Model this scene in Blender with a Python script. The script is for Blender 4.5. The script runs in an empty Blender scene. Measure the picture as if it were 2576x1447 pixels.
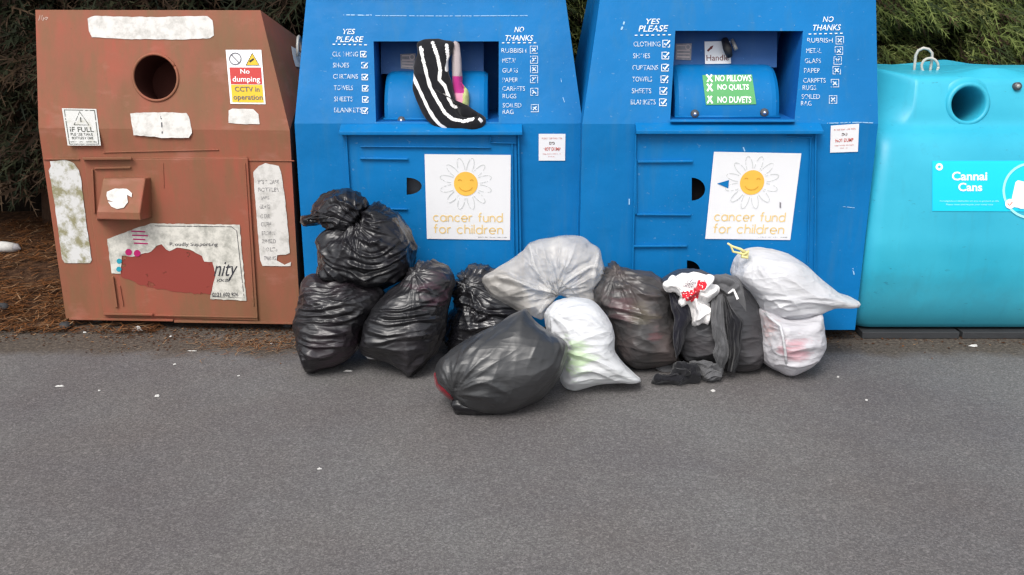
import bpy, bmesh, math, random
import numpy as np
from mathutils import Vector, noise
from mathutils.geometry import tessellate_polygon

random.seed(7)
rng = np.random.default_rng(7)
scene = bpy.context.scene
COL = scene.collection
R = math.radians

# ------------------------------------------------------------------ camera
CAM_H, PITCH, FPX = 1.6, R(17.15), 2400.0
CW, CH = 2576.0, 1447.0
cam_d = bpy.data.cameras.new('camera')
cam_d.sensor_width = 36.0
cam_d.lens = 36.0 * FPX / CW
cam_d.clip_start, cam_d.clip_end = 0.05, 500
cam = bpy.data.objects.new('camera', cam_d)
cam.location = (0, 0, CAM_H)
cam.rotation_euler = (R(90) - PITCH, 0, 0)
COL.objects.link(cam)
scene.camera = cam

EYE = Vector((0, 0, CAM_H))
FWD = Vector((0, math.cos(PITCH), -math.sin(PITCH)))
UPV = Vector((0, math.sin(PITCH), math.cos(PITCH)))


def ray(u, v):
    return Vector((1, 0, 0)) * ((u - CW / 2) / FPX) + UPV * ((CH / 2 - v) / FPX) + FWD


class Plane:
    """A real plane in the place; at() gives the point of it seen at a photo position."""
    def __init__(s, p, n):
        s.p, s.n = Vector(p), Vector(n).normalized()

    def at(s, u, v, off=0.0):
        d = ray(u, v)
        t = s.n.dot(s.p + s.n * off - EYE) / s.n.dot(d)
        return EYE + d * t


GROUND = Plane((0, 0, 0), (0, 0, 1))


def vplane(y):
    return Plane((0, y, 0), (0, -1, 0))


def proj(p):
    d = Vector(p) - EYE
    z = d.dot(FWD)
    return (CW / 2 + FPX * d.x / z, CH / 2 - FPX * d.dot(UPV) / z)


def conv(ox, oy, k):
    return lambda x, y: (ox + x * k, oy + y * k)


q1 = conv(0, 0, .3125)
q2 = conv(0, 362.2, .37096)
q3 = conv(704.4, 0, .29948)
q4 = conv(1408.8, 0, .3125)
q5 = conv(2079.6, 0, .29672)
q6 = conv(2079.6, 375.7, .36156)
q7 = conv(704.4, 429.3, .44509)
q8 = conv(1375.2, 563.5, .32447)
q9 = conv(1583.2, 657.4, .2318)      # open bag close-up
q10 = conv(1140.4, 563.5, .30593)    # clear bag close-up
q11 = conv(724.5, 442.7, .20395)     # top black bag close-up


def Q(q, pts):
    return [q(*p) for p in pts]


# ------------------------------------------------------------------ materials
class NT:
    def __init__(s, name):
        s.m = bpy.data.materials.new(name)
        s.m.use_nodes = True
        s.t = s.m.node_tree
        s.b = s.t.nodes['Principled BSDF']
        s.out = s.t.nodes['Material Output']
        s._tc = None

    def n(s, kind, **kw):
        x = s.t.nodes.new(kind)
        for k, v in kw.items():
            setattr(x, k, v)
        return x

    def l(s, a, b):
        s.t.links.new(a, b)

    def coord(s, scale=(1, 1, 1), rot=(0, 0, 0)):
        if s._tc is None:
            s._tc = s.n('ShaderNodeTexCoord')
        mp = s.n('ShaderNodeMapping')
        mp.inputs['Scale'].default_value = scale
        mp.inputs['Rotation'].default_value = rot
        s.l(s._tc.outputs['Object'], mp.inputs['Vector'])
        return mp.outputs['Vector']

    def noise(s, scale, detail=4, rough=.55, vec=None, dist=0.0, kind=None):
        x = s.n('ShaderNodeTexNoise')
        if kind:
            x.noise_type = kind
        x.inputs['Scale'].default_value = scale
        x.inputs['Detail'].default_value = detail
        x.inputs['Roughness'].default_value = rough
        x.inputs['Distortion'].default_value = dist
        s.l(vec if vec is not None else s.coord(), x.inputs['Vector'])
        return x.outputs['Fac']

    def ramp(s, fac, stops, interp='LINEAR'):
        x = s.n('ShaderNodeValToRGB')
        x.color_ramp.interpolation = interp
        e = x.color_ramp.elements
        while len(e) < len(stops):
            e.new(.5)
        for el, (p, c) in zip(e, stops):
            el.position = p
            el.color = (c, c, c, 1) if isinstance(c, (int, float)) else (*c, 1)
        s.l(fac, x.inputs['Fac'])
        return x.outputs['Color']

    def mix(s, fac, a, b, mode='MIX'):
        x = s.n('ShaderNodeMix', data_type='RGBA', blend_type=mode)
        for sock, v in ((0, fac), (6, a), (7, b)):
            if hasattr(v, 'links') or hasattr(v, 'is_linked'):
                s.l(v, x.inputs[sock])
            elif sock == 0:
                x.inputs[0].default_value = v
            else:
                x.inputs[sock].default_value = (*v, 1)
        return x.outputs[2]

    def crumple(s, scale, vec, warp=.12):
        """film crumple: flat facets meeting in sharp ridges"""
        w = s.n('ShaderNodeTexNoise')
        w.inputs['Scale'].default_value = scale * .35
        w.inputs['Detail'].default_value = 2
        s.l(vec, w.inputs['Vector'])
        ad = s.n('ShaderNodeVectorMath', operation='MULTIPLY_ADD')
        s.l(w.outputs['Color'], ad.inputs[0])
        ad.inputs[1].default_value = (warp, warp, warp)
        s.l(vec, ad.inputs[2])
        v = s.n('ShaderNodeTexVoronoi')
        v.inputs['Scale'].default_value = scale
        s.l(ad.outputs[0], v.inputs['Vector'])
        m = s.n('ShaderNodeMath', operation='POWER')
        s.l(v.outputs['Distance'], m.inputs[0])
        m.inputs[1].default_value = 1.8
        return m.outputs[0]

    def addf(s, a, b, k):
        m = s.n('ShaderNodeMath', operation='MULTIPLY_ADD')
        s.l(b, m.inputs[0])
        m.inputs[1].default_value = k
        s.l(a, m.inputs[2])
        return m.outputs[0]

    def col(s, v):
        if isinstance(v, tuple):
            s.b.inputs['Base Color'].default_value = (*v, 1)
        else:
            s.l(v, s.b.inputs['Base Color'])

    def rough(s, v):
        if isinstance(v, (int, float)):
            s.b.inputs['Roughness'].default_value = v
        else:
            s.l(v, s.b.inputs['Roughness'])

    def spec(s, v):
        s.b.inputs['Specular IOR Level'].default_value = v

    def spot(s, c, spots):
        """colour of things seen through thin film: soft patches at given places (centre, radius, colour, amount)"""
        if s._tc is None:
            s.coord()
        for ctr, r_, colr, amt in spots:
            vm = s.n('ShaderNodeVectorMath', operation='DISTANCE')
            s.l(s._tc.outputs['Object'], vm.inputs[0])
            vm.inputs[1].default_value = ctr
            ma = s.n('ShaderNodeMath', operation='MULTIPLY_ADD')
            s.l(s.noise(20, 4, .6, s.coord((.35, 1, 2.0))), ma.inputs[0])
            ma.inputs[1].default_value = r_ * 3.0
            s.l(vm.outputs['Value'], ma.inputs[2])
            f = s.ramp(ma.outputs[0], [(min(.98, r_ * 1.75), amt), (min(.99, r_ * 2.35), 0.0)])
            c = s.mix(f, c, colr)
        return c

    def bump(s, h, strength=.3, dist=.01):
        x = s.n('ShaderNodeBump')
        x.inputs['Strength'].default_value = strength
        x.inputs['Distance'].default_value = dist
        s.l(h, x.inputs['Height'])
        s.l(x.outputs['Normal'], s.b.inputs['Normal'])


def plain(name, c, rough=.6, spec=.4, var=.12, vscale=9, bump=0, bscale=60):
    m = NT(name)
    c2 = tuple(min(1, x * (1 + var)) for x in c)
    c1 = tuple(x * (1 - var) for x in c)
    m.col(m.mix(m.noise(vscale), c1, c2))
    m.rough(rough)
    m.spec(spec)
    if bump:
        m.bump(m.noise(bscale), bump)
    return m.m


def mk_blue(name, base, dull):
    m = NT(name)
    big = m.ramp(m.noise(2.2, 3), [(.3, 0.0), (.7, 1.0)])
    c = m.mix(big, tuple(x * .88 for x in base), tuple(min(1, x * 1.1) for x in base))
    streak = m.ramp(m.noise(3, 5, .6, m.coord((5, 5, .5))), [(.52, 0.0), (.75, 1.0)])
    c = m.mix(m.mix(.5, (0, 0, 0), streak), c, dull)
    spots = m.ramp(m.noise(46, 2, .5, m.coord((1, 1, 1.6))), [(.70, 0.0), (.74, 1.0)])
    c = m.mix(m.mix(.5, (0, 0, 0), spots), c, (.10, .24, .42))
    m.col(c)
    m.rough(m.ramp(m.noise(12, 4), [(.3, .42), (.7, .6)]))
    m.spec(.17)
    m.bump(m.noise(5, 4), .22, .03)
    return m.m


def mk_red():
    m = NT('faded_red_paint')
    a = m.ramp(m.noise(2.4, 5, .6, m.coord((1.6, 1.6, .8))), [(.32, (.33, .086, .053)), (.5, (.27, .092, .055)), (.72, (.19, .088, .045))])
    grime = m.ramp(m.noise(3.2, 7, .65, m.coord((3.5, 3.5, .7))), [(.42, 0.0), (.66, 1.0)])
    c = m.mix(m.mix(.75, (0, 0, 0), grime), a, (.19, .105, .052))
    pale = m.ramp(m.noise(5, 6, .6, m.coord((1, 1, 2))), [(.58, 0.0), (.72, 1.0)])
    c = m.mix(m.mix(.3, (0, 0, 0), pale), c, (.42, .19, .15))
    chips = m.ramp(m.noise(60, 2, .5), [(.72, 0.0), (.76, 1.0)])
    c = m.mix(m.mix(.4, (0, 0, 0), chips), c, (.16, .08, .05))
    m.col(c)
    m.rough(.62)
    m.spec(.25)
    m.bump(m.noise(18, 5), .12, .01)
    return m.m


def mk_cyan():
    m = NT('cyan_moulded_plastic')
    a = m.ramp(m.noise(1.6, 5, .6), [(.3, (.018, .345, .50)), (.7, (.045, .45, .60))])
    sc = m.ramp(m.noise(16, 6, .7, m.coord((1, 1, 1.4))), [(.6, 0.0), (.78, 1.0)])
    c = m.mix(m.mix(.3, (0, 0, 0), sc), a, (.02, .23, .36))
    run = m.ramp(m.noise(4, 6, .65, m.coord((6, 6, .6))), [(.55, 0.0), (.75, 1.0)])
    c = m.mix(m.mix(.3, (0, 0, 0), run), c, (.03, .27, .38))
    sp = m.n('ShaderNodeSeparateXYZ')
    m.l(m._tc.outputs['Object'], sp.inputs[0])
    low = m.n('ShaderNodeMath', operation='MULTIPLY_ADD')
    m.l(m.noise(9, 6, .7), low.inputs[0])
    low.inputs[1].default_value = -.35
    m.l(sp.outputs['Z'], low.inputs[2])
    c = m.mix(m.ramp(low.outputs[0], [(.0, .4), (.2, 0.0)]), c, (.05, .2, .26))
    fl = m.ramp(m.noise(30, 4, .7, m.coord((.6, 1, 1.7))), [(.66, 0.0), (.71, 1.0)])
    c = m.mix(m.mix(.5, (0, 0, 0), fl), c, (.02, .1, .16))
    m.col(c)
    m.rough(.42)
    m.spec(.4)
    m.bump(m.noise(240, 2), .1, .002)
    return m.m


def mk_paper(name, base, grime, lo=.5, hi=.7, scale=14, amt=.7):
    m = NT(name)
    g = m.ramp(m.noise(scale, 7, .7), [(lo, 0.0), (hi, 1.0)])
    c = m.mix(m.mix(amt, (0, 0, 0), g), base, grime)
    m.col(c)
    m.rough(.55)
    m.spec(.3)
    return m.m


def mk_worn(name, ink, keep=.42, scale=55):
    """print or paint that has partly worn away: gaps let the surface behind show"""
    m = NT(name)
    m.col(ink)
    m.rough(.6)
    m.l(m.ramp(m.noise(scale, 3, .6), [(keep, 0.0), (keep + .06, 1.0)]), m.b.inputs['Alpha'])
    return m.m


def mk_film(name, dark, tint, tint_amt=.5, rough=.3, spec=.5, ang=0.0, bump=.5, fine=38, tscale=5, spots=()):
    m = NT(name)
    t = m.ramp(m.noise(tscale, 3, .5), [(.45, 0.0), (.68, 1.0)])
    c = m.mix(m.mix(tint_amt, (0, 0, 0), t), dark, tint)
    c = m.spot(c, spots)
    m.col(c)
    m.rough(m.ramp(m.noise(8, 3), [(.3, rough * .8), (.7, rough * 1.3)]))
    m.spec(spec)
    v = m.coord((.32, 1, 1.25), (0, ang, 0))
    a = m.addf(m.crumple(fine * .6, v), m.crumple(fine * 1.5, v, .06), .45)
    m.bump(a, min(1, bump * 1.5), .012)
    return m.m


def mk_white_film(name, base, tint, tscale=4, lo=.55, hi=.7, amt=.6, trans=.25, ang=0.0, spots=()):
    m = NT(name)
    t = m.ramp(m.noise(tscale, 2, .5), [(lo, 0.0), (hi, 1.0)])
    c = m.mix(m.mix(amt, (0, 0, 0), t), base, tint)
    c = m.spot(c, spots)
    m.col(c)
    m.rough(.42)
    m.spec(.4)
    v = m.coord((.35, 1, 1.2), (0, ang, 0))
    m.bump(m.addf(m.crumple(15, v), m.crumple(38, v, .06), .5), .6, .012)
    tr = m.n('ShaderNodeBsdfTranslucent')
    m.l(c, tr.inputs['Color'])
    mx = m.n('ShaderNodeMixShader')
    mx.inputs[0].default_value = trans
    m.l(m.b.outputs[0], mx.inputs[1])
    m.l(tr.outputs[0], mx.inputs[2])
    m.l(mx.outputs[0], m.out.inputs['Surface'])
    return m.m


def mk_clear(name, c1, c2, lo, hi):
    m = NT(name)
    m.col(m.mix(m.noise(5, 3), c1, c2))
    m.rough(.36)
    m.spec(.5)
    v = m.coord((.6, 1, 1), (0, .5, 0))
    m.bump(m.addf(m.crumple(9, v), m.crumple(24, v, .06), .5), 1.0, .016)
    a = m.ramp(m.noise(6, 5, .6, None, .6), [(.3, lo), (.7, hi)])
    m.l(a, m.b.inputs['Alpha'])
    return m.m


def mk_cloth(name, c, var=.25, scale=22, bump=.25, weave=420):
    m = NT(name)
    m.col(m.mix(m.noise(scale, 5), tuple(x * (1 - var) for x in c), tuple(min(1, x * (1 + var)) for x in c)))
    m.rough(.9)
    m.spec(.15)
    m.b.inputs['Sheen Weight'].default_value = .15
    m.bump(m.addf(m.crumple(20, m.coord((1, 1, .6))), m.noise(weave, 2), .12), .6, .010)
    return m.m


def mk_asphalt():
    m = NT('worn_asphalt')
    def stones(scale):
        x = m.n('ShaderNodeTexVoronoi')
        x.inputs['Scale'].default_value = scale
        m.l(m.coord(), x.inputs['Vector'])
        y = m.n('ShaderNodeSeparateColor')
        m.l(x.outputs['Color'], y.inputs[0])
        return y.outputs[0]
    half = m.n('ShaderNodeMath', operation='MULTIPLY')
    m.l(stones(165), half.inputs[0])
    half.inputs[1].default_value = .42
    fine = m.addf(m.addf(half.outputs[0], stones(340), .33), m.noise(60, 5, .7), .25)
    vor = m.n('ShaderNodeTexVoronoi')
    vor.inputs['Scale'].default_value = 105
    m.l(m.coord(), vor.inputs['Vector'])
    big = m.noise(1.1, 5, .6)
    c = m.ramp(fine, [(.2, (.082, .080, .080)), (.42, (.115, .113, .112)), (.6, (.148, .145, .143)), (.85, (.225, .22, .217))])
    c = m.mix(m.mix(.35, (0, 0, 0), m.ramp(m.noise(300, 2, .6), [(.4, 0.0), (.66, 1.0)])), c, (.17, .164, .16))
    st = m.ramp(vor.outputs['Color'], [(.84, 0.0), (.9, 1.0)])
    c = m.mix(m.mix(.3, (0, 0, 0), st), c, (.30, .29, .28))
    c = m.mix(m.ramp(big, [(.3, .0), (.7, 1.0)]), c, m.mix(1.0, c, (.86, .8, .78), 'MULTIPLY'))
    pat = m.ramp(m.noise(.9, 6, .65, None, .4), [(.44, 0.0), (.66, 1.0)])
    c = m.mix(m.mix(.8, (0, 0, 0), pat), c, m.mix(1.0, c, (.80, .78, .82), 'MULTIPLY'))
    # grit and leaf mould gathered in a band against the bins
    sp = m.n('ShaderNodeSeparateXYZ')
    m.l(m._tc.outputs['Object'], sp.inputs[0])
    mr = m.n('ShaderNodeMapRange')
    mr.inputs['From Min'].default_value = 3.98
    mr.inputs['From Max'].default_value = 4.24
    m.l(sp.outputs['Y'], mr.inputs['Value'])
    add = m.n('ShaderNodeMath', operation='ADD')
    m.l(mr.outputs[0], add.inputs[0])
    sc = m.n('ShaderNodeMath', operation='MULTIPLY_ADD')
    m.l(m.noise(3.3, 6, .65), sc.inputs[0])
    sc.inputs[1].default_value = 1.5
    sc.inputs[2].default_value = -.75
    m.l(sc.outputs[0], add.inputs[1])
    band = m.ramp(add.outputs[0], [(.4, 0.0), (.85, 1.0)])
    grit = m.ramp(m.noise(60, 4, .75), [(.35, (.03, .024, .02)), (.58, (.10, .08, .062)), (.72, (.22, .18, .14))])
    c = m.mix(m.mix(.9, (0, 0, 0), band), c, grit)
    m.col(c)
    m.rough(.85)
    m.spec(.25)
    ad = m.n('ShaderNodeMath', operation='ADD')
    m.l(fine, ad.inputs[0])
    m.l(vor.outputs['Distance'], ad.inputs[1])
    m.bump(ad.outputs[0], .25, .003)
    return m.m


def mk_soil():
    m = NT('leaf_mould_soil')
    c = m.ramp(m.noise(24, 8, .75), [(.3, (.016, .010, .007)), (.5, (.065, .034, .02)), (.68, (.15, .08, .042))])
    m.col(c)
    m.rough(.95)
    m.spec(.1)
    m.bump(m.noise(40, 6, .7), .9, .03)
    return m.m


def mk_foliage(name, stops, rough=.7, trans=.15, patch=None):
    m = NT(name)
    g = m.n('ShaderNodeNewGeometry')
    c = m.ramp(g.outputs['Random Per Island'], stops)
    if patch:
        pm = m.ramp(m.noise(patch[1], 4, .6), [(.48, 0.0), (.64, 1.0)])
        c = m.mix(m.mix(patch[2], (0, 0, 0), pm), c, patch[0])
    m.col(c)
    m.rough(rough)
    m.spec(.2)
    tr = m.n('ShaderNodeBsdfTranslucent')
    m.l(c, tr.inputs['Color'])
    mx = m.n('ShaderNodeMixShader')
    mx.inputs[0].default_value = trans
    m.l(m.b.outputs[0], mx.inputs[1])
    m.l(tr.outputs[0], mx.inputs[2])
    m.l(mx.outputs[0], m.out.inputs['Surface'])
    return m.m


BLUE = mk_blue('blue_bank_paint', (.002, .152, .41), (.03, .16, .33))
BLUE_DARK = mk_blue('blue_hopper_paint', (.008, .12, .40), (.02, .14, .33))
FLAP_BLUE = mk_blue('grey_blue_flap_paint', (.03, .10, .27), (.06, .13, .25))
RED = mk_red()
FRESH_RED = mk_worn('bare_red_paint', (.25, .038, .026), .36, 9)
CYAN = mk_cyan()
CYAN_LABEL = plain('cyan_label_vinyl', (.0, .56, .82), .35, .4, .06, 5)
BLACK_VOID = plain('dark_inside', (.012, .011, .012), .9, .05)  # near black in place of the shade inside openings
RED_INSIDE = plain('dark_red_inside', (.07, .025, .02), .9, .05)  # dark red-brown on the chute and the disc that ends it
METAL_GREY = plain('galvanised_steel', (.36, .36, .34), .5, .5, .2, 30)
METAL_GREY.node_tree.nodes['Principled BSDF'].inputs['Metallic'].default_value = .3
PALE_STEEL = plain('pale_weathered_steel', (.5, .49, .44), .6, .4, .15, 30)
DARK_METAL = plain('dark_bolt_metal', (.06, .065, .075), .35, .6)
GLINT_METAL = plain('bolt_glint_metal', (.7, .7, .72), .25, .6)  # bolt centres: a white glint put in as bright metal
GLINT_METAL.node_tree.nodes['Principled BSDF'].inputs['Metallic'].default_value = .9
PLINTH = plain('dark_grey_plinth', (.035, .037, .04), .7, .3, .3, 14, .2)
WHITE_PAPER = mk_paper('white_sticker_paper', (.66, .64, .61), (.30, .29, .26), .46, .68, 20, .6)
CLEAN_WHITE = mk_paper('clean_poster_paper', (.74, .74, .755), (.64, .64, .65), .55, .8, 6, .3)
MOSSY_PAPER = mk_paper('mossy_sticker_paper', (.62, .62, .61), (.2, .18, .06), .46, .60, 11, .85)
GREY_PAPER = mk_paper('dirty_poster_paper', (.66, .64, .58), (.22, .22, .19), .42, .7, 20, .85)
CARD_GREY = mk_paper('grey_label', (.3, .29, .3), (.16, .15, .17), .45, .6, 18, .7)
YELLOW = plain('sign_yellow', (.72, .47, .02), .5)
SIGN_RED = plain('sign_red', (.52, .04, .035), .5)
INK = plain('black_ink', (.02, .02, .022), .6)
INK_WORN = mk_worn('faded_ink', (.09, .09, .1), .44, 70)
SCRIPT_INK = mk_worn('script_ink', (.03, .03, .04), .36, 60)
RED_INK = mk_worn('faded_red_ink', (.55, .12, .1), .40, 90)
GREY_INK = plain('thin_grey_ink', (.5, .5, .5), .6)
WHITE_PAINT = mk_worn('worn_white_paint', (.52, .62, .72), .39, 62)
WHITE_PAINT_BOLD = mk_worn('white_stencil_paint', (.68, .75, .80), .35, 62)
SIGN_WHITE = plain('sign_white', (.85, .86, .86), .5)
LABEL_WHITE = plain('label_white', (.8, .9, .92), .4)
LABEL_PALE = plain('label_pale_cyan', (.35, .83, .9), .4)
ORANGE = plain('logo_orange', (.83, .48, .07), .5)
ORANGE_DARK = plain('logo_dark_orange', (.66, .32, .03), .5)
ORANGE_TEXT = plain('poster_lettering', (.78, .56, .24), .5)
GREEN_STICKER = mk_paper('green_sticker', (.10, .36, .13), (.3, .5, .33), .55, .7, 12, .6)
MAGENTA = plain('print_magenta', (.42, .01, .12), .5)
TEAL = plain('print_teal', (.02, .3, .4), .5)
SCRATCH = plain('paint_scratch', (.35, .55, .75), .6)
PALE_BLUE_EDGE = plain('sky_lit_blue_edge', (.06, .3, .68), .45, .4)  # light on sky-facing ledge tops put into a paler blue; unused

BLACK_BAG = mk_film('black_bag_film', (.009, .009, .011), (.018, .016, .02), .6, .30, .5, .3, .5, 16)
BLACK_BAG_STEEL = mk_film('smoky_black_bag_film', (.012, .012, .015), (.026, .023, .026), .7, .28, .7, .05, .6, 22)
CHARCOAL_BAG = mk_film('charcoal_bag_film', (.045, .045, .049), (.07, .062, .065), .7, .4, .5, .0, .45, 24)
WHITE_BAG = mk_white_film('white_bag_film', (.70, .70, .72), (.76, .76, .74), amt=.3)
CLEAR = mk_clear('milky_bag_film', (.56, .53, .49), (.66, .63, .59), .36, .66)
CLEAR_FOLD = mk_clear('doubled_milky_film', (.62, .60, .57), (.70, .68, .65), .5, .75)
RED_CLOTH = mk_cloth('red_cloth', (.13, .010, .016))
BLACK_CLOTH = mk_cloth('black_cloth', (.012, .012, .015))
NAVY_CLOTH = mk_cloth('blue_black_cloth', (.011, .011, .018))
GREY_CLOTH = mk_cloth('grey_cloth', (.105, .105, .11))
WHITE_CLOTH = mk_cloth('white_cloth', (.82, .8, .79), .06)
RED_PRINT = mk_cloth('red_print_cloth', (.6, .02, .035), .3, 60)
GREY_PRINT = mk_cloth('grey_print_cloth', (.25, .2, .24), .5, 120)
PINK_CLOTH = mk_cloth('pink_cloth', (.72, .3, .42), .2, 30)
MAGENTA_CLOTH = mk_cloth('magenta_cloth', (.42, .03, .2), .3, 20)
BEIGE_CLOTH = mk_cloth('beige_cloth', (.42, .36, .36), .2, 20)
YELLOW_CORD = plain('yellow_drawstring', (.75, .68, .3), .6)
ASPHALT, SOIL = mk_asphalt(), mk_soil()

# ------------------------------------------------------------------ object helpers
ROOTLOC = {}


def tag(o, label=None, cat=None, group=None, kind=None):
    for k, v in (('label', label), ('category', cat), ('group', group), ('kind', kind)):
        if v:
            o[k] = v
    return o


def thing(name, label, cat, loc, group=None):
    o = bpy.data.objects.new(name, None)
    o.empty_display_size = .1
    o.location = loc
    COL.objects.link(o)
    ROOTLOC[o] = Vector(loc)
    return tag(o, label, cat, group)


def mesh_obj(name, verts, faces, mats, parent=None, smooth=False, midx=None, origin=None):
    """verts are in world metres; a child is stored relative to its thing"""
    off = ROOTLOC[parent] if parent is not None else Vector(origin or (0, 0, 0))
    me = bpy.data.meshes.new(name)
    me.from_pydata([tuple(Vector(v) - off) for v in verts], [], faces)
    for m in (mats if isinstance(mats, (list, tuple)) else [mats]):
        me.materials.append(m)
    if smooth:
        me.polygons.foreach_set('use_smooth', [True] * len(me.polygons))
    if midx is not None:
        me.polygons.foreach_set('material_index', midx)
    me.update()
    o = bpy.data.objects.new(name, me)
    COL.objects.link(o)
    if parent is not None:
        o.parent = parent
        ROOTLOC[o] = off
    else:
        o.location = off
        ROOTLOC[o] = off
    return o


class MB:
    def __init__(s):
        s.v, s.f, s.m = [], [], []

    def add(s, verts, faces, mi=0):
        b = len(s.v)
        s.v += [Vector(v) for v in verts]
        s.f += [tuple(b + i for i in f) for f in faces]
        s.m += [mi] * len(faces)
        return s

    def box(s, x0, x1, y0, y1, z0, z1, mi=0):
        v = [(x, y, z) for x in (x0, x1) for y in (y0, y1) for z in (z0, z1)]
        return s.add(v, [(0, 1, 3, 2), (4, 6, 7, 5), (0, 4, 5, 1), (2, 3, 7, 6), (0, 2, 6, 4), (1, 5, 7, 3)], mi)

    def hexa(s, a, b, mi=0):
        """two quads (front a, back b) joined to a solid"""
        return s.add(list(a) + list(b), [(0, 1, 2, 3), (7, 6, 5, 4), (0, 4, 5, 1), (1, 5, 6, 2), (2, 6, 7, 3), (3, 7, 4, 0)], mi)

    def quad(s, *p, mi=0):
        return s.add(p, [tuple(range(len(p)))], mi)

    def tube(s, pts, rad, seg=10, mi=0, cap=True, flat=1.0, twist=None):
        pts = [Vector(p) for p in pts]
        n = len(pts)
        rad = rad if isinstance(rad, (list, tuple)) else [rad] * n
        rings = []
        prev = None
        for i, p in enumerate(pts):
            t = (pts[min(i + 1, n - 1)] - pts[max(i - 1, 0)]).normalized()
            if prev is None:
                a = t.orthogonal().normalized()
            else:
                a = (prev - t * prev.dot(t)).normalized()
            prev = a
            b = t.cross(a)
            rings.append([p + a * math.cos(k * 2 * math.pi / seg) * rad[i] + b * math.sin(k * 2 * math.pi / seg) * rad[i] * flat for k in range(seg)])
        v = [q for r_ in rings for q in r_]
        f = [(i * seg + k, i * seg + (k + 1) % seg, (i + 1) * seg + (k + 1) % seg, (i + 1) * seg + k) for i in range(n - 1) for k in range(seg)]
        if cap:
            f += [tuple(range(seg))[::-1], tuple((n - 1) * seg + k for k in range(seg))]
        return s.add(v, f, mi)

    def lathe(s, c, axis, prof, seg=32, mi=0):
        """prof: list of (radius, distance along axis)"""
        axis = Vector(axis).normalized()
        a = axis.orthogonal().normalized()
        b = axis.cross(a)
        v = []
        for r_, h in prof:
            v += [Vector(c) + axis * h + (a * math.cos(2 * math.pi * k / seg) + b * math.sin(2 * math.pi * k / seg)) * r_ for k in range(seg)]
        f = [(i * seg + k, i * seg + (k + 1) % seg, (i + 1) * seg + (k + 1) % seg, (i + 1) * seg + k) for i in range(len(prof) - 1) for k in range(seg)]
        return s.add(v, f, mi)

    def build(s, name, mats, parent=None, smooth=False, bevel=0, origin=None):
        o = mesh_obj(name, s.v, s.f, mats, parent, smooth, s.m, origin)
        if bevel:
            md = o.modifiers.new('Bevel', 'BEVEL')
            md.width = bevel
            md.segments = 2
            md.limit_method = 'ANGLE'
            md.angle_limit = R(40)
        return o


def plate(outer, holes=()):
    """flat plate with real holes, as (verts, faces)"""
    loops = [[Vector(p) for p in outer]] + [[Vector(p) for p in h] for h in holes]
    flat = [p for lp in loops for p in lp]
    tris = tessellate_polygon(loops)
    return flat, [tuple(t) for t in tris]


def decal(name, pts, pl, off, mat, parent):
    """a thin sheet stuck to the plane pl, its outline given by photo positions"""
    v, f = plate([pl.at(u, w, off) for u, w in pts])
    return mesh_obj(name, v, f, mat, parent)


def jag(pts, amp=1.0, step=9, seed=1):
    """tear an outline: subdivide and wobble it"""
    rd = random.Random(seed)
    out = []
    for i, (a, b) in enumerate(pts):
        c, d = pts[(i + 1) % len(pts)]
        n = max(1, int(math.hypot(c - a, d - b) / step))
        for k in range(n):
            t = k / n
            w = 0 if k == 0 else 1
            out.append((a + (c - a) * t + rd.uniform(-amp, amp) * w, b + (d - b) * t + rd.uniform(-amp, amp) * w))
    return out


def rrect(x0, y0, x1, y1, r, skew=0, n=4):
    out = []
    for cx, cy, a0 in ((x1 - r, y0 + r, -90), (x1 - r, y1 - r, 0), (x0 + r, y1 - r, 90), (x0 + r, y0 + r, 180)):
        for k in range(n + 1):
            a = R(a0 + 90 * k / n)
            x, y = cx + r * math.cos(a), cy + r * math.sin(a)
            out.append((x + skew * (y - y0), y))
    return out


def stroke_geo(lines, w, pl, off):
    V, F = [], []
    off0 = off
    for li, ln in enumerate(lines):
        off = off0 + .00025 * (li % 5)
        n = len(ln)
        b = len(V)
        for i, (x, y) in enumerate(ln):
            x0, y0 = ln[max(i - 1, 0)]
            x1, y1 = ln[min(i + 1, n - 1)]
            if n > 2 and ln[0] == ln[-1] and i in (0, n - 1):
                x0, y0 = ln[-2]
                x1, y1 = ln[1]
            d = math.hypot(x1 - x0, y1 - y0) or 1
            nx, ny = -(y1 - y0) / d * w / 2, (x1 - x0) / d * w / 2
            V += [pl.at(x + nx, y + ny, off), pl.at(x - nx, y - ny, off)]
        F += [(b + 2 * i, b + 2 * i + 1, b + 2 * i + 3, b + 2 * i + 2) for i in range(n - 1)]
    return V, F


def bil(quad, s, t):
    (a, b), (c, d), (e, f), (g, h) = quad       # tl tr br bl
    x = (a * (1 - s) + c * s) * (1 - t) + (g * (1 - s) + e * s) * t
    y = (b * (1 - s) + d * s) * (1 - t) + (h * (1 - s) + f * s) * t
    return x, y


_txt = {}


def text_geo(body, fat=0.0, shear=0.0):
    key = (body, fat, shear)
    if key not in _txt:
        cu = bpy.data.curves.new('lettering', 'FONT')
        cu.body = body
        cu.offset = fat
        cu.shear = shear
        cu.resolution_u = 3
        cu.fill_mode = 'FRONT'
        ob = bpy.data.objects.new('lettering', cu)
        COL.objects.link(ob)
        dg = bpy.context.evaluated_depsgraph_get()
        dg.update()
        me = ob.evaluated_get(dg).to_mesh()
        v = [(p.co.x, p.co.y) for p in me.vertices]
        f = [tuple(p.vertices) for p in me.polygons]
        ob.evaluated_get(dg).to_mesh_clear()
        bpy.data.objects.remove(ob)
        bpy.data.curves.remove(cu)
        xs, ys = [p[0] for p in v], [p[1] for p in v]
        x0, x1, y0, y1 = min(xs), max(xs), min(ys), max(ys)
        _txt[key] = ([((x - x0) / (x1 - x0), (y1 - y) / (y1 - y0)) for x, y in v], f)
    return _txt[key]


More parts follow.
